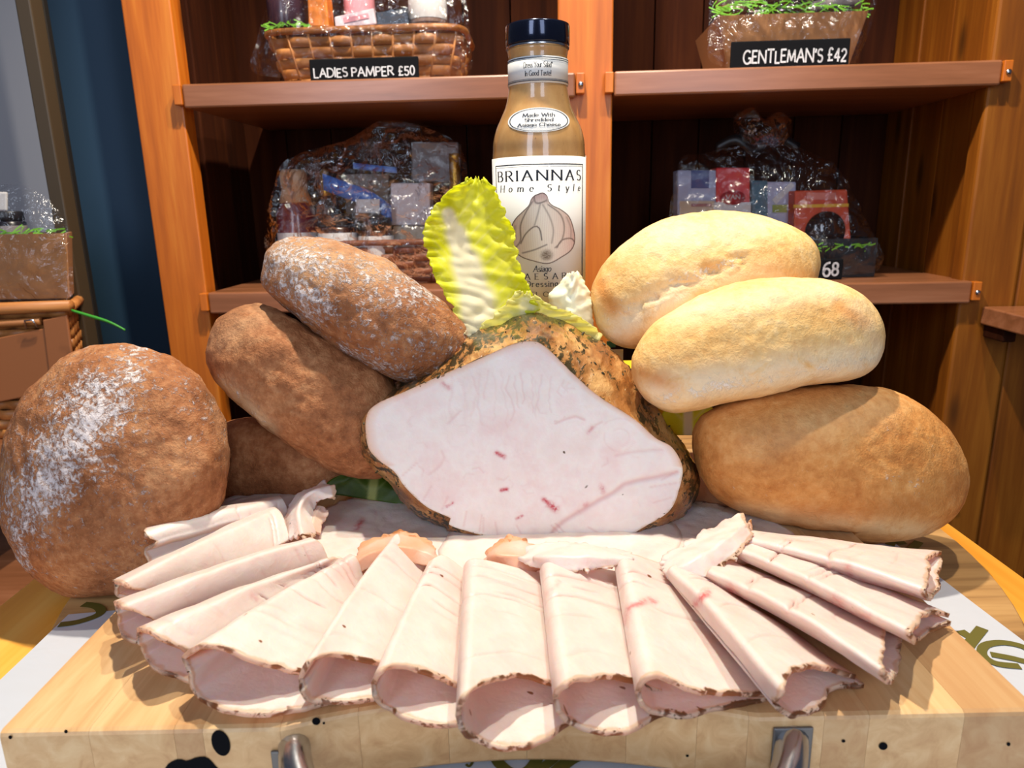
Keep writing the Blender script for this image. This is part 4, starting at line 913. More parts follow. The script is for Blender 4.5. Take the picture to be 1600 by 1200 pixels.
ln = [dict(txt='BRIANNAS', size=hgt(266, 282), mapper=on(RL, 282, -.03*RL), width=2.0*RL, track=.42, thick=.18, thin=.07),
      dict(txt='Home Style', size=hgt(288.5, 299), mapper=on(RL, 299, .0*RL), width=1.9*RL, track=.95, slant=.12, thick=.18, thin=.06, space=1.),
      dict(txt='Asiago', size=hgt(415, 424.5), mapper=on(RL, 424.5, 0), width=.36*RL, track=.14, slant=.18, thick=.14, thin=.06),
      dict(txt='CAESAR', size=hgt(427.5, 436.5), mapper=on(RL, 436.5, -.02*RL), width=1.1*RL, track=.8, thick=.14, thin=.06),
      dict(txt='Dressing', size=hgt(439, 448), mapper=on(RL, 448, 0), width=.66*RL, track=.3, thick=.15, thin=.07),
      dict(txt='12 FL OZ', size=hgt(456, 463.5), mapper=on(RL, 463.5, -.1*RL), width=.7*RL, track=.25, thick=.12, thin=.07, serif=False)]
for q in ln: text('label_lettering', [q], M['navyprint'], bt)
onn = lambda y: (lambda x, yy, w=wrap(RN, .0009), z0=fzn(y): w(x+RN*-.06, z0+yy))
KN = RL/RN
text('neck_lettering', [dict(txt='Dress Your Salad®', size=hgt(96, 104.5, fzn), mapper=onn(105), width=.94*RL, track=.14, thick=.15, thin=.07, slant=.05),
     dict(txt='In Good Taste!', size=hgt(109.5, 117.5, fzn), mapper=onn(118), width=.84*RL, track=.14, thick=.15, thin=.07, slant=.05)], M['navyprint'], bt)
# oval sticker on the shoulder: follows the profile
zo = (bz(165)+bz(206))/2; YO = .0
def shoulder(x, z, off=.0006):
    r = rad_at(z)+off; a = x/r; return (bx+r*math.sin(a), YB-r*math.cos(a), z)
def osz(y):   # height on the sloping front for a pixel row
    lo, hi = bz(260), bz(100)
    for _ in range(40):
        md = (lo+hi)/2; yy = proj((bx, YB-rad_at(md), md))[1]
        if yy > y: lo = md
        else: hi = md
    return lo
zt, zbm = osz(168), osz(206.5); zm = (zt+zbm)/2; hz_ = (zt-zbm)/2; WX = 50*K
V = [shoulder(-.03*RL, zm)]; nr = 14
for q in range(1, nr+1):
    for j in range(64):
        a = 2*math.pi*j/64; V.append(shoulder(-.03*RL+WX*q/nr*math.cos(a), zm+hz_*q/nr*math.sin(a)))
mk('oval_label', np.array(V), [(0, 1+j, 1+(j+1) % 64) for j in range(64)]+gridf(nr, 64, True, 1), lab, bt)
V = []
for q in (.90, .935):
    for j in range(64):
        a = 2*math.pi*j/64; V.append(shoulder(-.03*RL+WX*q*math.cos(a), zm+hz_*q*math.sin(a), .0008))
mk('oval_border', np.array(V), gridf(2, 64, True), M['navyprint'], bt)
so = lambda y: (lambda x, yy, z0=osz(y): shoulder(x-.03*RL, z0+yy, .0009))
text('oval_lettering', [dict(txt='Made With', size=hgt(176, 181.2, osz), mapper=so(181.8), width=.66*RL, track=.16, slant=.1, thick=.17, thin=.09),
     dict(txt='Shredded', size=hgt(184, 189, osz), mapper=so(189.2), width=.58*RL, track=.16, slant=.1, thick=.17, thin=.09),
     dict(txt='Asiago Cheese', size=hgt(191.5, 196.5, osz), mapper=so(196.8), width=.9*RL, track=.16, slant=.1, thick=.17, thin=.09)], M['navyprint'], bt)
# garlic bulb printed on the label
gout = [(770, 262), (795, 250), (820, 243), (845, 262), (856, 300), (880, 326), (925, 350), (975, 395), (1003, 470), (1013, 550), (990, 610), (930, 652), (850, 690), (760, 672), (690, 645), (645, 600), (632, 560), (636, 460), (660, 405), (700, 362), (738, 322), (752, 285)]
def gpx(p): return (640+p[0]*.25, 240+p[1]*.25)
def gmap(x, y, off):     # pixel -> label surface
    a = math.asin(max(-.98, min(.98, (x-843)/71.))); w = wrap(RL, off); return w(a*RL, fz(y)-.0009*(1-math.cos(a)))
gp = [gpx(p) for p in gout]; gc = (845, 362); tg, rg = polar(gp, gc, 200)
V = [gmap(*gc, .0006)]; cols = []; nr = 60; px = [gc]
for q in range(1, nr+1):
    for a, r in zip(tg, rg): px.append((gc[0]+r*q/nr*math.cos(a), gc[1]+r*q/nr*math.sin(a)))
V = np.array([gmap(x, y, .0006) for x, y in px]); px = np.array(px)
cl = [polysegs([tuple(p) for p in resample([gpx(p) for p in s], 14)], w*.8, st) for s, w, st in [
    ([(760, 300), (720, 370), (690, 450), (690, 540), (660, 585)], 1.3, .8), ([(805, 315), (790, 380), (770, 450)], 1.5, .5), ([(690, 560), (720, 500), (770, 455), (800, 470), (812, 540)], 1.3, .9),
    ([(820, 320), (860, 400), (880, 480), (870, 560)], 1.6, .5), ([(850, 320), (920, 380), (945, 460), (930, 545), (890, 590)], 1.4, .7), ([(900, 590), (930, 545), (985, 535), (1010, 560)], 1.3, .9),
    ([(700, 620), (770, 600), (840, 570)], 1.5, .7), ([(770, 262), (775, 300), (800, 310), (850, 290)], 1.5, .8), ([(960, 400), (985, 470), (985, 530)], 1.6, .4), ([(660, 450), (655, 520)], 1.8, .4)]]
dk = np.zeros(len(V)); 
for s in cl:
    for (x0, y0, x1, y1, w, st) in s:
        dx, dy = x1-x0, y1-y0; t = np.clip(((px[:, 0]-x0)*dx+(px[:, 1]-y0)*dy)/(dx*dx+dy*dy), 0, 1); dk = np.maximum(dk, st*np.exp(-(np.hypot(px[:, 0]-x0-t*dx, px[:, 1]-y0-t*dy)/w)**2))
qv = np.r_[0, np.repeat(np.arange(1, nr+1)/nr, 200)]; dk = np.maximum(dk, np.clip((qv-.955)/.03, 0, 1)*.9)
base = np.array(lin((246, 236, 220))); mau = np.array(lin((206, 168, 164))); drk = np.array(lin((70, 46, 44)))
sidef = np.clip(np.abs(px[:, 0]-845)/48, 0, 1)**1.8*.8; st = .3*(np.sin(px[:, 0]*1.9+np.sin(px[:, 1]*.09)*2) > .35); topm = np.clip((322-px[:, 1])/14, 0, 1)*.7
f1 = np.clip(sidef+st*.6+topm, 0, 1)[:, None]; C3 = base*(1-f1)+mau*f1; C3 = C3*(1-dk[:, None])+drk*dk[:, None]
rootm = np.exp(-(((px[:, 0]-850)/9)**2+((px[:, 1]-399)/9)**2)**2)*(.5+.5*rng.random(len(px))); C3 = C3*(1-rootm[:, None])+np.array(lin((92, 66, 30)))*rootm[:, None]
t = NT('garlic print'); gm = t.done(t.n('Attribute', attribute_name='print').outputs['Color'], .5)
mk('garlic_print', V, [(0, 1+j, 1+(j+1) % 200) for j in range(200)]+gridf(nr, 200, True, 1), gm, bt, attrs={'print': np.c_[C3, np.ones(len(C3))]})

# box the bottle stands on, its yellow side showing beside the joint
yb = root('yellow_packet', 'yellow packet with white and teal label standing under the bottle behind the joint', 'packet', (.04, .56, .001))
ztop = zbase-.0005
MB().box((-.06, .525, .0012), (.125, .63, ztop)).build('packet_body', plain('yellow card', (236, 196, 40), .5), yb, smooth=False, bevel=.003)
a = pY(938, 520, .522); b = pY(966, 547, .522)
MB().box((a[0], .5235, b[2]), (b[0]+.004, .5249, min(a[2], ztop-.002))).build('packet_label', plain('white packet label', (220, 226, 226), .4), yb, smooth=False)
MB().box((a[0]+.005, .5225, b[2]+.002), (b[0]-.002, .5234, (a[2]+b[2])/2)).build('packet_stripe', plain('teal stripe', (60, 130, 130), .4), yb, smooth=False)

#=== HAMPERS ===
def prism(name, px4, D, depth, mat, parent=None, label=None, cat=None, group=None, bevel=.002, zfloor=None):
    """front face from four photo corners on the plane at cabinet depth D, extruded back"""
    f = [cab(x, y, D) for x, y in px4]
    if zfloor is not None:
        for i in (2, 3): f[i][2] = zfloor
    V = np.array(f+[q+np.array([0, depth, 0]) for q in f])
    o = mk(name, L2W(V), [(0, 3, 2, 1)[::-1], (4, 5, 6, 7)[::-1], (0, 1, 5, 4)[::-1], (1, 2, 6, 5)[::-1], (2, 3, 7, 6)[::-1], (3, 0, 4, 7)[::-1]], mat, parent, smooth=False, bevel=bevel)
    if label: tag(o, label, cat, group)
    return o
def rect(x0, y0, x1, y1): return [(x0, y0), (x1, y0), (x1, y1), (x0, y1)]
def sign(label, x0, y0, x1, y1, D, zf, tx, tilt=0, **kw):
    a = cab(x0, y0, D); b = cab(x1, y1, D)
    r = root('price_sign', label, 'sign', L2W(((a[0]+b[0])/2, D, zf)), 'chalk price signs')
    zt_ = (cab(x0, y0, D)[2]+cab(x1, y0, D)[2])/2
    MB().box((a[0], D, zf+.0002), (b[0], D+.004, zt_), L2W).build('slate', M['slate'], r, smooth=False, bevel=.0015)
    h = zt_-zf; cu = (a[0]+b[0])/2
    text('chalk_lettering', [dict(txt=tx, size=h*kw.get('cap', .42), mapper=lambda x, y: tuple(L2W((cu+x+kw.get('dx', 0), D-.0006, zf+h*kw.get('base', .26)+y))), width=(b[0]-a[0])*kw.get('wf', .9), thick=.17, thin=.15, serif=False, jitter=.05, track=.2)], M['chalk'], r)
    return r
def basket(label, x0, x1, ytop, D, depth, zf, mat, rows=6, stakes=13, group='wicker hampers'):
    a = cab(x0, ytop, D); b = cab(x1, ytop, D); zt_ = (a[2]+b[2])/2; cu = (a[0]+b[0])/2; hw = (b[0]-a[0])/2
    r = root('wicker_basket', label, 'basket', L2W((cu, D+depth/2, zf)), group)
    h = zt_-zf
    _a = np.linspace(0, 2*math.pi, 721); _c, _s = np.cos(_a), np.sin(_a); per = np.stack([hw*np.sign(_c)*np.abs(_c)**.28, depth/2*np.sign(_s)*np.abs(_s)**.28], 1)
    _d = np.r_[0, np.cumsum(np.linalg.norm(np.diff(per, axis=0), axis=1))]; _d /= _d[-1]
    def ringpt(s, z, off):     # rounded rectangle perimeter, s in 0..1
        k = .86+.14*(z-zf)/h; W_, Dp = hw*k+off, depth/2*k+off
        q = s % 1.; x = np.interp(q, _d, per[:, 0])/hw; y = np.interp(q, _d, per[:, 1])/(depth/2)
        return L2W((cu+W_*x, D+depth/2+Dp*y, z))
    n = 160; rh = h/(rows+.6)
    for i in range(rows):
        z0 = zf+.001+i*rh; V = []
        for j in range(n):
            s = j/n; w = .0022*math.cos(math.pi*s*stakes*2+math.pi*(i % 2))
            for zz, oo in ((0, .8), (.5, 1.25), (.94, .8)): V.append(ringpt(s, z0+rh*zz, w*oo))
        mk('weave_strand', np.array(V), [(j*3+k, ((j+1) % n)*3+k, ((j+1) % n)*3+k+1, j*3+k+1) for j in range(n) for k in (0, 1)], mat, r, solid=.0012)
    for j in range(stakes*2):
        s = (j+.5)/(stakes*2)
        MB().tube([ringpt(s, zf+.001, 0), ringpt(s, zf+h*.5, 0), ringpt(s, zt_-.002, 0)], .0018, 6).build('stake', mat, r)
    pts = [ringpt(j/96, zt_, .0005) for j in range(97)]
    MB().tube(pts, .0045, 8).build('rim', mat, r)
    V = [L2W((cu, D+depth/2, zf+.0008))]+[ringpt(j/48, zf+.0008, 0) for j in range(48)]
    mk('base', np.array(V), [(0, 1+j, 1+(j+1) % 48) for j in range(48)], mat, r, solid=.001)
    return r
def cyl(name, label, cat, x, y0, y1, wpx, D, mats, group, prof=None, extra=None):
    """upright round item; y0 top, y1 bottom in the photo"""
    c = cab(x, (y0+y1)/2, D); zt_ = cab(x, y0, D)[2]; z0 = cab(x, y1, D)[2]; rr = wpx/2*D/F
    r = root(name, label, cat, L2W((c[0], D, z0)), group)
    for (nm, pf, mt) in prof:
        MB().lathe([(max(q*rr, .0003), z0+w*(zt_-z0)) for q, w in pf], (0, 0, 0), 28, lambda V: L2W(V+np.array([c[0], D, 0]))).build(nm, mt, r)
    return r
def shred(name, label, x0, x1, y0, y1, D, depth, n=90, ln=.03, seed=1):
    r = random.Random(seed); mb = MB()
    for _ in range(n):
        x = r.uniform(x0, x1); y = r.uniform(y0, y1); p = cab(x, y, D+r.uniform(0, depth)); a = r.uniform(0, math.pi); el = r.uniform(-.6, .9); l = r.uniform(.4, 1)*ln; cv = r.uniform(-.3, .5)*l
        pts = [p+np.array([math.cos(a)*l*(t-.5), .3*math.sin(a)*l*(t-.5), math.sin(el)*l*(t-.5)*.7+cv*(.25-(t-.5)**2)]) for t in np.linspace(0, 1, 6)]
        w = .0009
        V = []
        for q in pts: V += [L2W(q+np.array([0, 0, w])), L2W(q-np.array([0, 0, w]))]
        mb.add(np.array(V), [(2*i, 2*i+1, 2*i+3, 2*i+2) for i in range(5)])
    return tag(mb.build(name, M['shred'], None), label, 'shred', None, 'stuff')
def film(label, outline, D, bulge, seed=0, amp=.011, name='cellophane_wrap', group='cellophane wraps'):
    P = np.array(outline, float); c = (P.max(0)+P.min(0))/2; n, m = 170, 56
    th_, r = polar(outline, c, n); V = []; q_ = np.linspace(0, 1, m)[1:]
    V.append(cab(*c, D-bulge))
    for q in q_:
        for a, R in zip(th_, r): V.append(cab(c[0]+R*q*math.cos(a), c[1]+R*q*math.sin(a), D-bulge*(1-q**3)))
    V = np.array(V); k = nz(V, 19, seed, 3); k2 = nz(V, 55, seed+4, 2)
    V[:, 1] -= amp*(np.abs(k)*1.3+np.abs(k2)*.4)
    o = mk(name, L2W(V), [(0, 1+(j+1) % n, 1+j) for j in range(n)]+[q[::-1] for q in gridf(m-1, n, True, 1)], M['film'], None)
    return tag(o, label, 'wrapping', group)
Z1, Z2 = SH[0][1], SH[1][1]
JAR = lambda lidm, bodym, labm: [('jar', [(.0, 0), (.92, .0), (.96, .05), (.96, .68), (.82, .74)], bodym), ('lid', [(.86, .74), (.9, .76), (.9, .98), (.86, 1.), (.0, 1.)], lidm), ('jar_label', [(.975, .12), (.98, .13), (.98, .58), (.975, .59)], labm)]
blk = plain('black lid', (26, 24, 28), .35); wht = plain('off white label', (206, 202, 200), .6); brn = plain('dark preserve', (52, 26, 18), .25, **{'Coat Weight': .8}); redj = plain('red preserve', (110, 24, 34), .3, **{'Coat Weight': .8})
gold = plain('gold foil', (196, 148, 60), .3, Metallic=.8); blue = plain('blue ribbon', (70, 110, 190), .35); orange = plain('orange box', (226, 128, 36), .5); pink = plain('pink print', (226, 150, 160), .5); silver = plain('grey box', (120, 112, 112), .5)
dkb = plain('black packet', (24, 22, 30), .25); cream = plain('cream card', (198, 178, 152), .6); red_ = plain('red card', (206, 34, 34), .5); navy = plain('navy card', (34, 52, 120), .5); pale = plain('pale blue card', (158, 166, 196), .55); glassg = plain('green glass', (20, 34, 22), .1, **{'Coat Weight': 1.})

# upper left: ladies hamper
basket('light wicker basket on the upper left shelf behind the ladies price sign', 406, 722, 45, 1.055, .17, Z1+.0005, M['wicker'], 5, 14)
sign('black chalk sign reading LADIES PAMPER £50 on the upper left shelf', 482, 90, 655, 124, 1.015, Z1+.0003, 'LADIES PAMPER £50', cap=.36, base=.24, wf=.92)
PG = 'packets in the ladies hamper'
prism('gift_box', [(478, -60), (505, -60), (514, 42), (482, 42)], 1.10, .03, orange, None, 'tall orange box standing in the upper left wicker basket', 'box', PG)
pb_ = prism('gift_box', [(522, 26), (584, 12), (588, 38), (524, 48)], 1.085, .03, plain('pale pink box', (232, 208, 214), .5), None, 'small pink and white box lying tilted in the upper left basket', 'box', PG)
prism('print_band', [(536, 28), (575, 20), (577, 28), (538, 36)], 1.084, .0005, pink, pb_, bevel=None)
prism('gift_packet', [(586, 18), (636, 10), (642, 42), (590, 46)], 1.09, .03, dkb, None, 'shiny black packet beside the pink box in the upper left basket', 'packet', PG)
cyl('gift_jar', 'white lidded jar at the right end of the upper left basket', 'jar', 668, -26, 42, 56, 1.125, None, PG, JAR(wht, plain('clear jar', (150, 120, 104), .3), wht))
cyl('gift_bottle', 'dark purple bottle at the left end of the upper left basket', 'bottle', 444, -70, 48, 52, 1.13, None, PG, [('glass', [(0, 0), (.95, 0), (1, .03), (1, .6), (.4, .8), (.36, 1), (0, 1)], plain('purple glass', (58, 40, 52), .25)), ('cap', [(.42, .9), (.42, 1.02), (0, 1.02)], blk)])
cyl('gift_tube', 'pink tube standing behind the pink box in the upper left basket', 'tube', 560, -70, 44, 44, 1.15, None, PG, [('tube_body', [(0, 0), (.95, 0), (1, .03), (1, .97), (.95, 1), (0, 1)], pink), ('tube_cap', [(1.02, .9), (1.02, 1.02), (0, 1.02)], wht)])
shred('shredded_paper', 'green shredded paper at the left end of the upper left basket', 420, 480, 36, 48, 1.08, .05, 40, .03, 3)
film('crinkled cellophane around the upper left wicker basket', [(405, 118), (402, 66), (420, 0), (440, -90), (560, -130), (700, -90), (728, 0), (735, 70), (722, 116), (560, 118)], 1.05, .022, 1.)

# upper right: gentleman's hamper in a cardboard tray
ct = root('cardboard_tray', 'flared brown cardboard tray on the upper right shelf', 'box', L2W((.33, 1.1, Z1+.0004)))
f0 = [cab(x, y, 1.05) for x, y in ((1124, 25), (1356, 16))]; g0 = [cab(x, 100, 1.065) for x in (1140, 1322)]
g0 = [np.array([q[0], 1.065, Z1+.002]) for q in g0]
zt_ = (f0[0][2]+f0[1][2])/2; dp = .15
c8 = np.array([g0[0], g0[1], g0[1]+[0, dp-.03, 0], g0[0]+[0, dp-.03, 0], [f0[0][0], 1.05, zt_], [f0[1][0], 1.05, zt_], [f0[1][0], 1.05+dp, zt_], [f0[0][0], 1.05+dp, zt_]])
for nm, ids in (('front_panel', (0, 1, 5, 4)), ('end_panel', (1, 2, 6, 5)), ('back_panel', (2, 3, 7, 6)), ('end_panel', (3, 0, 4, 7)), ('base_panel', (3, 2, 1, 0))):
    mk(nm, L2W(c8[list(ids)]), [(0, 1, 2, 3)], M['card'], ct, smooth=False, solid=.0025)
sign("black chalk sign reading GENTLEMAN'S £42 on the upper right shelf", 1143, 62, 1326, 104, 1.015, Z1+.0003, "GENTLEMAN'S £42", cap=.42, base=.24, wf=.86, dx=.006)
GG = "items in the gentleman's tray"
shred('shredded_paper', 'bright green shredded paper heaped in the cardboard tray', 1120, 1354, 2, 24, 1.05, .10, 200, .035, 5)
cyl('gift_bottle', 'brown bottle standing at the left end of the cardboard tray', 'bottle', 1146, -90, 22, 44, 1.11, None, GG, [('glass', [(0, 0), (.95, 0), (1, .03), (1, .62), (.4, .8), (.36, 1), (0, 1)], plain('brown bottle', (150, 104, 80), .3)), ('bottle_label', [(1.02, .1), (1.02, .5)], cream)])
cyl('gift_jar', 'orange lidded jar in the middle of the cardboard tray', 'jar', 1215, -50, 16, 84, 1.12, None, GG, JAR(plain('terracotta lid', (176, 84, 40), .4), brn, cream))
cyl('gift_jar', 'small clear jar lying low in the middle right of the cardboard tray', 'jar', 1306, -6, 20, 66, 1.10, None, GG, JAR(blk, plain('grey glass', (96, 92, 100), .15), silver))
film('cellophane wrapped around the cardboard tray', [(1112, 100), (1106, 40), (1118, -40), (1180, -110), (1300, -110), (1360, -40), (1366, 20), (1340, 90), (1320, 108), (1200, 108)], 1.045, .02, 2.)

# lower left shelf hamper
basket('dark wicker basket on the lower left shelf behind the floury loaf', 428, 705, 380, 1.06, .15, Z2+.0005, M['wicker_dark'], 5, 12)
HG = 'groceries in the lower left hamper'
rb_ = [('bottle_glass', [(0, 0), (.95, 0), (1, .03), (1, .55), (.55, .72), (.42, .78), (.42, .98), (0, 1)], redj), ('paper_hat', [(.78, .66), (.62, .8), (.66, .97), (.52, 1.02), (0, 1.02)], plain('kraft paper hat', (190, 152, 116), .7)), ('bottle_label', [(1.02, .06), (1.03, .07), (1.03, .32), (1.02, .33)], wht)]
cyl('gift_bottle', 'red bottle with a kraft paper hat in the lower left hamper', 'bottle', 464, 268, 408, 62, 1.10, None, HG, rb_)
cyl('gift_jar', 'dark lidded jar with white label right of the red bottle', 'jar', 528, 334, 405, 62, 1.085, None, HG, JAR(blk, brn, wht))
cyl('gift_jar', 'dark lidded jar with white label below the small white card', 'jar', 588, 340, 408, 56, 1.085, None, HG, JAR(blk, brn, wht))
prism('gift_box', rect(610, 286, 672, 352), 1.10, .03, plain('white card box', (206, 196, 198), .5), None, 'white square box in the lower left hamper', 'box', HG)
prism('gift_box', rect(614, 353, 664, 400), 1.105, .03, cream, None, 'cream packet under the white square box', 'box', HG)
prism('gift_card', rect(556, 311, 593, 333), 1.075, .002, wht, None, 'small white card in front of the blue ribbon', 'card', HG)
prism('gift_box', rect(540, 272, 608, 345), 1.14, .04, plain('brown printed box', (116, 96, 82), .5), None, 'brown box behind the blue ribbon in the lower left hamper', 'box', HG)
prism('gift_box', rect(643, 222, 716, 284), 1.16, .04, silver, None, 'grey box standing highest at the back of the lower left hamper', 'box', HG)
cyl('gift_bottle', 'dark bottle with gold foil neck at the right end of the lower left hamper', 'bottle', 713, 240, 410, 52, 1.12, None, HG, [('glass', [(0, 0), (.95, 0), (1, .03), (1, .4), (.36, .64), (.3, .7), (0, .7)], glassg), ('foil', [(.42, .58), (.34, .72), (.3, .95), (.34, .97), (.3, 1), (0, 1)], gold)])
cyl('gift_bottle', 'slim bottle with gold neck foil behind the jars', 'bottle', 512, 262, 405, 34, 1.14, None, HG, [('glass', [(0, 0), (.95, 0), (1, .03), (1, .5), (.5, .7), (.4, .72), (0, .72)], plain('amber glass', (70, 52, 44), .2)), ('foil', [(.62, .62), (.44, .74), (.4, .96), (0, 1)], gold)])
# blue ribbon strip
def ribbon(label, pts, w, D, mat, name='ribbon'):
    P = resample([cab(x, y, D-.004*math.sin(i*1.3)) for i, (x, y) in enumerate(pts)], 24); V = []
    for i, q in enumerate(P): V += [L2W(q+np.array([0, 0, w/2])), L2W(q-np.array([0, 0.001, w/2]))]
    return tag(mk(name, np.array(V), [(2*i, 2*i+1, 2*i+3, 2*i+2) for i in range(23)], mat, None, solid=.0006), label, 'ribbon')
ribbon('wide blue ribbon slanting across the lower left hamper', [(505, 284), (540, 297), (580, 312), (612, 334)], .024, 1.082, blue)
ribbon('narrow blue ribbon across the top of the lower left hamper', [(552, 259), (580, 262), (620, 266)], .008, 1.09, blue)
film('cellophane over the groceries of the lower left hamper', [(424, 400), (430, 300), (450, 250), (540, 220), (600, 190), (680, 205), (724, 240), (732, 330), (720, 420), (580, 430)], 1.06, .024, 3.)

# lower right shelf hamper
RG = 'groceries in the lower right hamper'
ht = root('hamper_tray', 'black hamper tray with green shred on the lower right shelf', 'box', L2W((.36, 1.1, Z2+.0004)))
a = cab(1065, 372, 1.06); b = cab(1372, 372, 1.06); ztr = b[2]
for nm, lo, hi in (('front_panel', (a[0], 1.06, Z2+.0006), (b[0], 1.064, ztr)), ('back_panel', (a[0], 1.196, Z2+.0006), (b[0], 1.20, ztr)), ('end_panel', (a[0], 1.0645, Z2+.0006), (a[0]+.004, 1.1955, ztr)), ('end_panel', (b[0]-.004, 1.0645, Z2+.0006), (b[0], 1.1955, ztr)), ('base_panel', (a[0]+.0045, 1.0645, Z2+.0006), (b[0]-.0045, 1.1955, Z2+.004))):
    MB().box(lo, hi, L2W).build(nm, plain('black card', (20, 16, 16), .4), ht, smooth=False)
bx1 = prism('gift_box', rect(1059, 266, 1119, 376), 1.09, .04, pale, None, 'pale blue box with navy square, leftmost in the lower right hamper', 'box', RG)
prism('box_panel', rect(1080, 266.5, 1108, 294), 1.0888, .001, navy, bx1, bevel=None); prism('box_panel', rect(1062, 314, 1117, 345), 1.0888, .001, cream, bx1, bevel=None); prism('box_print', rect(1080, 318, 1112, 323), 1.0882, .0005, plain('rose print', (150, 90, 90), .5), bx1, bevel=None)
bx2 = prism('gift_box', rect(1119, 262, 1172, 376), 1.088, .04, red_, None, 'red and white box beside the pale blue box', 'box', RG)
prism('box_panel', rect(1116, 316, 1173, 340), 1.0868, .001, wht, bx2, bevel=None)
a = cab(1145, 309, 1.0862); MB().lathe([(.0003, 0), (.017, 0), (.017, .0004), (.0003, .0004)], (0, 0, 0), 24, lambda V, a=a: L2W(np.stack([a[0]+V[:, 0]*1.05, 1.0862-V[:, 2], a[2]+V[:, 1]*.6], 1))).build('box_emblem', plain('dark red emblem', (168, 30, 40), .5), bx2)
MB().add(*text_mesh('VAN', .006, lambda x, y: tuple(L2W((a[0]+x, 1.0855, a[2]-.002+y))), thick=.16, thin=.09, width=.02, track=.2)).build('box_lettering', wht, bx2, smooth=False)
prism('gift_packet', rect(1174, 282, 1200, 378), 1.10, .03, plain('teal packet', (70, 104, 120), .5), None, 'slim teal packet between the red box and the pale packet', 'packet', RG)
pp1 = prism('gift_packet', rect(1196, 284, 1244, 378), 1.105, .03, plain('pale packet', (176, 176, 200), .5), None, 'pale packet with white diagonal band behind the orange box', 'packet', RG)
prism('packet_band', [(1206, 312), (1236, 284), (1242, 290), (1212, 320)], 1.1038, .001, wht, pp1, bevel=None); prism('packet_flash', rect(1207, 320, 1230, 332), 1.1038, .001, plain('lime print', (150, 160, 70), .5), pp1, bevel=None)
bx3 = prism('gift_box', [(1242, 298), (1324, 296), (1330, 378), (1240, 378)], 1.078, .035, plain('orange red card', (214, 74, 26), .45), None, 'orange box with a round window in the lower right hamper', 'box', RG)
prism('box_stripe', [(1240, 320), (1326, 318), (1326, 323), (1240, 325)], 1.0768, .001, plain('yellow stripe', (240, 180, 40), .5), bx3, bevel=None); prism('box_title', rect(1260, 301, 1306, 312), 1.0768, .001, plain('pale red print', (226, 130, 110), .5), bx3, bevel=None)
a = cab(1289, 362, 1.0766); MB().lathe([(.0003, 0), (.029, 0), (.029, .0006), (.0003, .0006)], (0, 0, 0), 32, lambda V: L2W(np.stack([a[0]+V[:, 0], 1.0766-V[:, 2], a[2]+V[:, 1]], 1))).build('window', plain('dark window', (40, 20, 14), .1, **{'Coat Weight': 1.}), bx3)
shred('shredded_paper', 'green shredded paper along the rim of the black hamper tray', 1270, 1362, 380, 394, 1.052, .006, 24, .014, 9)
sign('black chalk sign reading 68 on the lower right shelf', 1262, 405, 1316, 434, 1.03, Z2+.0003, '68', cap=.62, base=.2, wf=.4, dx=.008)
ribbon('black ribbon bow tying the lower right hamper', [(1118, 232), (1150, 218), (1180, 236), (1215, 216), (1250, 232)], .014, 1.085, plain('black ribbon', (14, 12, 14), .4), 'ribbon_bow')
film('dark crinkled cellophane over the lower right hamper', [(1056, 420), (1058, 260), (1100, 240), (1160, 228), (1230, 228), (1300, 258), (1345, 330), (1372, 420), (1220, 426)], 1.055, .02, 4.)
film('gathered cellophane tuft above the black ribbon bow', [(1160, 226), (1146, 186), (1175, 168), (1192, 186), (1215, 176), (1236, 190), (1224, 226)], 1.09, .02, 5., .012)

# far left: cardboard hamper on a lidded wicker chest
wk = root('wicker_chest', 'wicker chest with tan leather front at the left edge', 'hamper', L2W((-.72, .90, zc)))
xr = cab(118, 560, .86)[0]; xl = xr-.26; ztp = cab(60, 484, .84)[2]; zbt = zc+.0008; nrow = 13; xb = cab(136, 560, .96)[0]
for i in range(nrow):
    z0 = zbt+i*(ztp-zbt)/nrow; rh = (ztp-zbt)/nrow; V = []
    pts = [(xl+(xr-xl)*q, .86) for q in np.linspace(0, 1, 60)]+[(xr+(xb-xr)*q, .86+.10*q) for q in np.linspace(0.02, 1, 30)]
    for j, (u, d) in enumerate(pts):
        w = .0022*math.cos(j*.9+math.pi*(i % 2)); sdx = (0, -w) if j < 60 else (w, 0)
        for zz in (0.03, .5, .95): V.append((u+sdx[0], d+sdx[1]-(.001 if zz == .5 else 0), z0+rh*zz))
    n = len(pts); mk('weave_strand', L2W(np.array(V)), [(j*3+k, (j+1)*3+k, (j+1)*3+k+1, j*3+k+1) for j in range(n-1) for k in (0, 1)], M['wicker'], wk, solid=.002)
MB().box((xl+.004, .866, zbt), (xb-.012, .955, ztp), L2W).build('chest_lining', M['wicker_dark'], wk, smooth=False)
MB().tube([L2W((xl, .852, ztp-.004)), L2W(((xl+xr)/2, .852, ztp-.001)), L2W((xr+.012, .852, ztp+.003))], [.007, .008, .007], 10).build('lid_rim', M['wicker'], wk)
MB().tube([L2W((xr+.006, .856, ztp)), L2W(((xr+xb)/2+.006, .91, ztp)), L2W((xb+.006, .96, ztp))], .0065, 8).build('lid_rim', M['wicker'], wk)
MB().tube([L2W((xl, .852, ztp-.022)), L2W(((xl+xr)/2, .852, ztp-.020)), L2W((xr-.03, .852, ztp-.016))], .005, 8).build('lid_rim', M['wicker'], wk)
a = cab(-60, 540, .85); b = cab(72, 512, .85); c = cab(82, 612, .85); d = cab(-60, 640, .85)
V = np.array([a, b, c, d]); V = np.vstack([V, V+[0, .005, 0]]); mk('leather_front', L2W(V), [(3, 2, 1, 0), (4, 5, 6, 7), (0, 1, 5, 4), (1, 2, 6, 5), (2, 3, 7, 6), (3, 0, 4, 7)], M['leather'], wk, smooth=False, bevel=.0015)
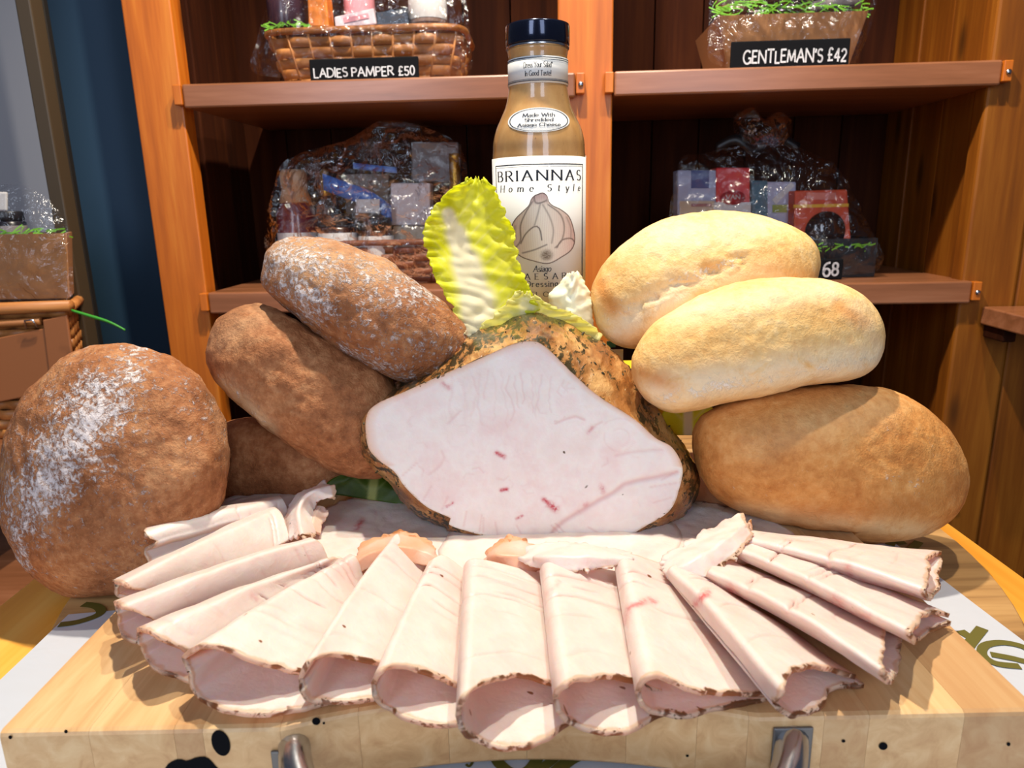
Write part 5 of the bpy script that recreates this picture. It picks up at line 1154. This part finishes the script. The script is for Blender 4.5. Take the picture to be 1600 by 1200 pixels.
V = np.array([cab(66, 500, .848), cab(104, 492, .848), cab(118, 600, .848), cab(80, 612, .848)]); V = np.vstack([V, V+[0, .004, 0]]); mk('leather_strap', L2W(V), [(3, 2, 1, 0), (4, 5, 6, 7), (0, 1, 5, 4), (1, 2, 6, 5), (2, 3, 7, 6), (3, 0, 4, 7)], M['leather'], wk, smooth=False, bevel=.0015)
a = cab(50, 508, .846); MB().tube([L2W(a+[-.008, 0, -.004]), L2W(a+[-.006, -.003, .006]), L2W(a+[.004, -.003, .007]), L2W(a+[.007, 0, -.003])], .0012, 8).build('buckle', M['steel'], wk)
V = [cab(-70, 372, .875), cab(102, 360, .875), cab(110, 480, .875), cab(-70, 480, .875)]
for q in V[2:]: q[2] = ztp+.010
V[0][2] = V[1][2] = (V[0][2]+V[1][2])/2
cbx = root('cardboard_box', 'open brown cardboard box on top of the wicker chest', 'box', L2W((V[1][0]-.06, .93, ztp+.01)))
c8 = [V[3], V[2], V[2]+[-.05, .09, 0], V[3]+[0, .09, 0], V[0], V[1], V[1]+[-.05, .09, 0], V[0]+[0, .09, 0]]; c8 = np.array(c8)
for nm, ids in (('front_panel', (0, 1, 5, 4)), ('end_panel', (1, 2, 6, 5)), ('back_panel', (2, 3, 7, 6)), ('base_panel', (3, 2, 1, 0))): mk(nm, L2W(c8[list(ids)]), [(0, 1, 2, 3)], M['card'], cbx, smooth=False, solid=.002)
cyl('gift_jar', 'black lidded jar in the open cardboard box at the left edge', 'jar', 16, 330, 385, 48, .91, None, 'items in the far left box', JAR(blk, dkb, silver))
prism('gift_card', rect(-20, 300, 10, 330), .93, .004, wht, None, 'white tag behind the black jar at the left edge', 'card')
shred('shredded_paper', 'green shredded paper at the rim of the far left cardboard box', -20, 100, 358, 370, .878, .05, 40, .03, 12)
film('cellophane around the far left cardboard box', [(-60, 470), (-60, 330), (0, 290), (60, 300), (104, 350), (116, 440), (114, 476), (40, 480)], .868, .014, 6., .005)
P = resample([cab(x, y, .835) for x, y in ((112, 485), (138, 493), (170, 503), (196, 516))], 20); V = []
for i, q in enumerate(P):
    w = .0022*(1-.6*abs(i/19-.4)); V += [L2W(q+np.array([0, 0, w])), L2W(q+np.array([0, -.001, 0])), L2W(q-np.array([0, 0, w]))]
tag(mk('grass_blade', np.array(V), [(3*i+k, 3*i+k+1, 3*i+4+k, 3*i+3+k) for i in range(19) for k in (0, 1)], plain('green blade', (60, 150, 44), .4), None, solid=.0004), 'single green grass blade sticking out of the wicker chest', 'grass blade')
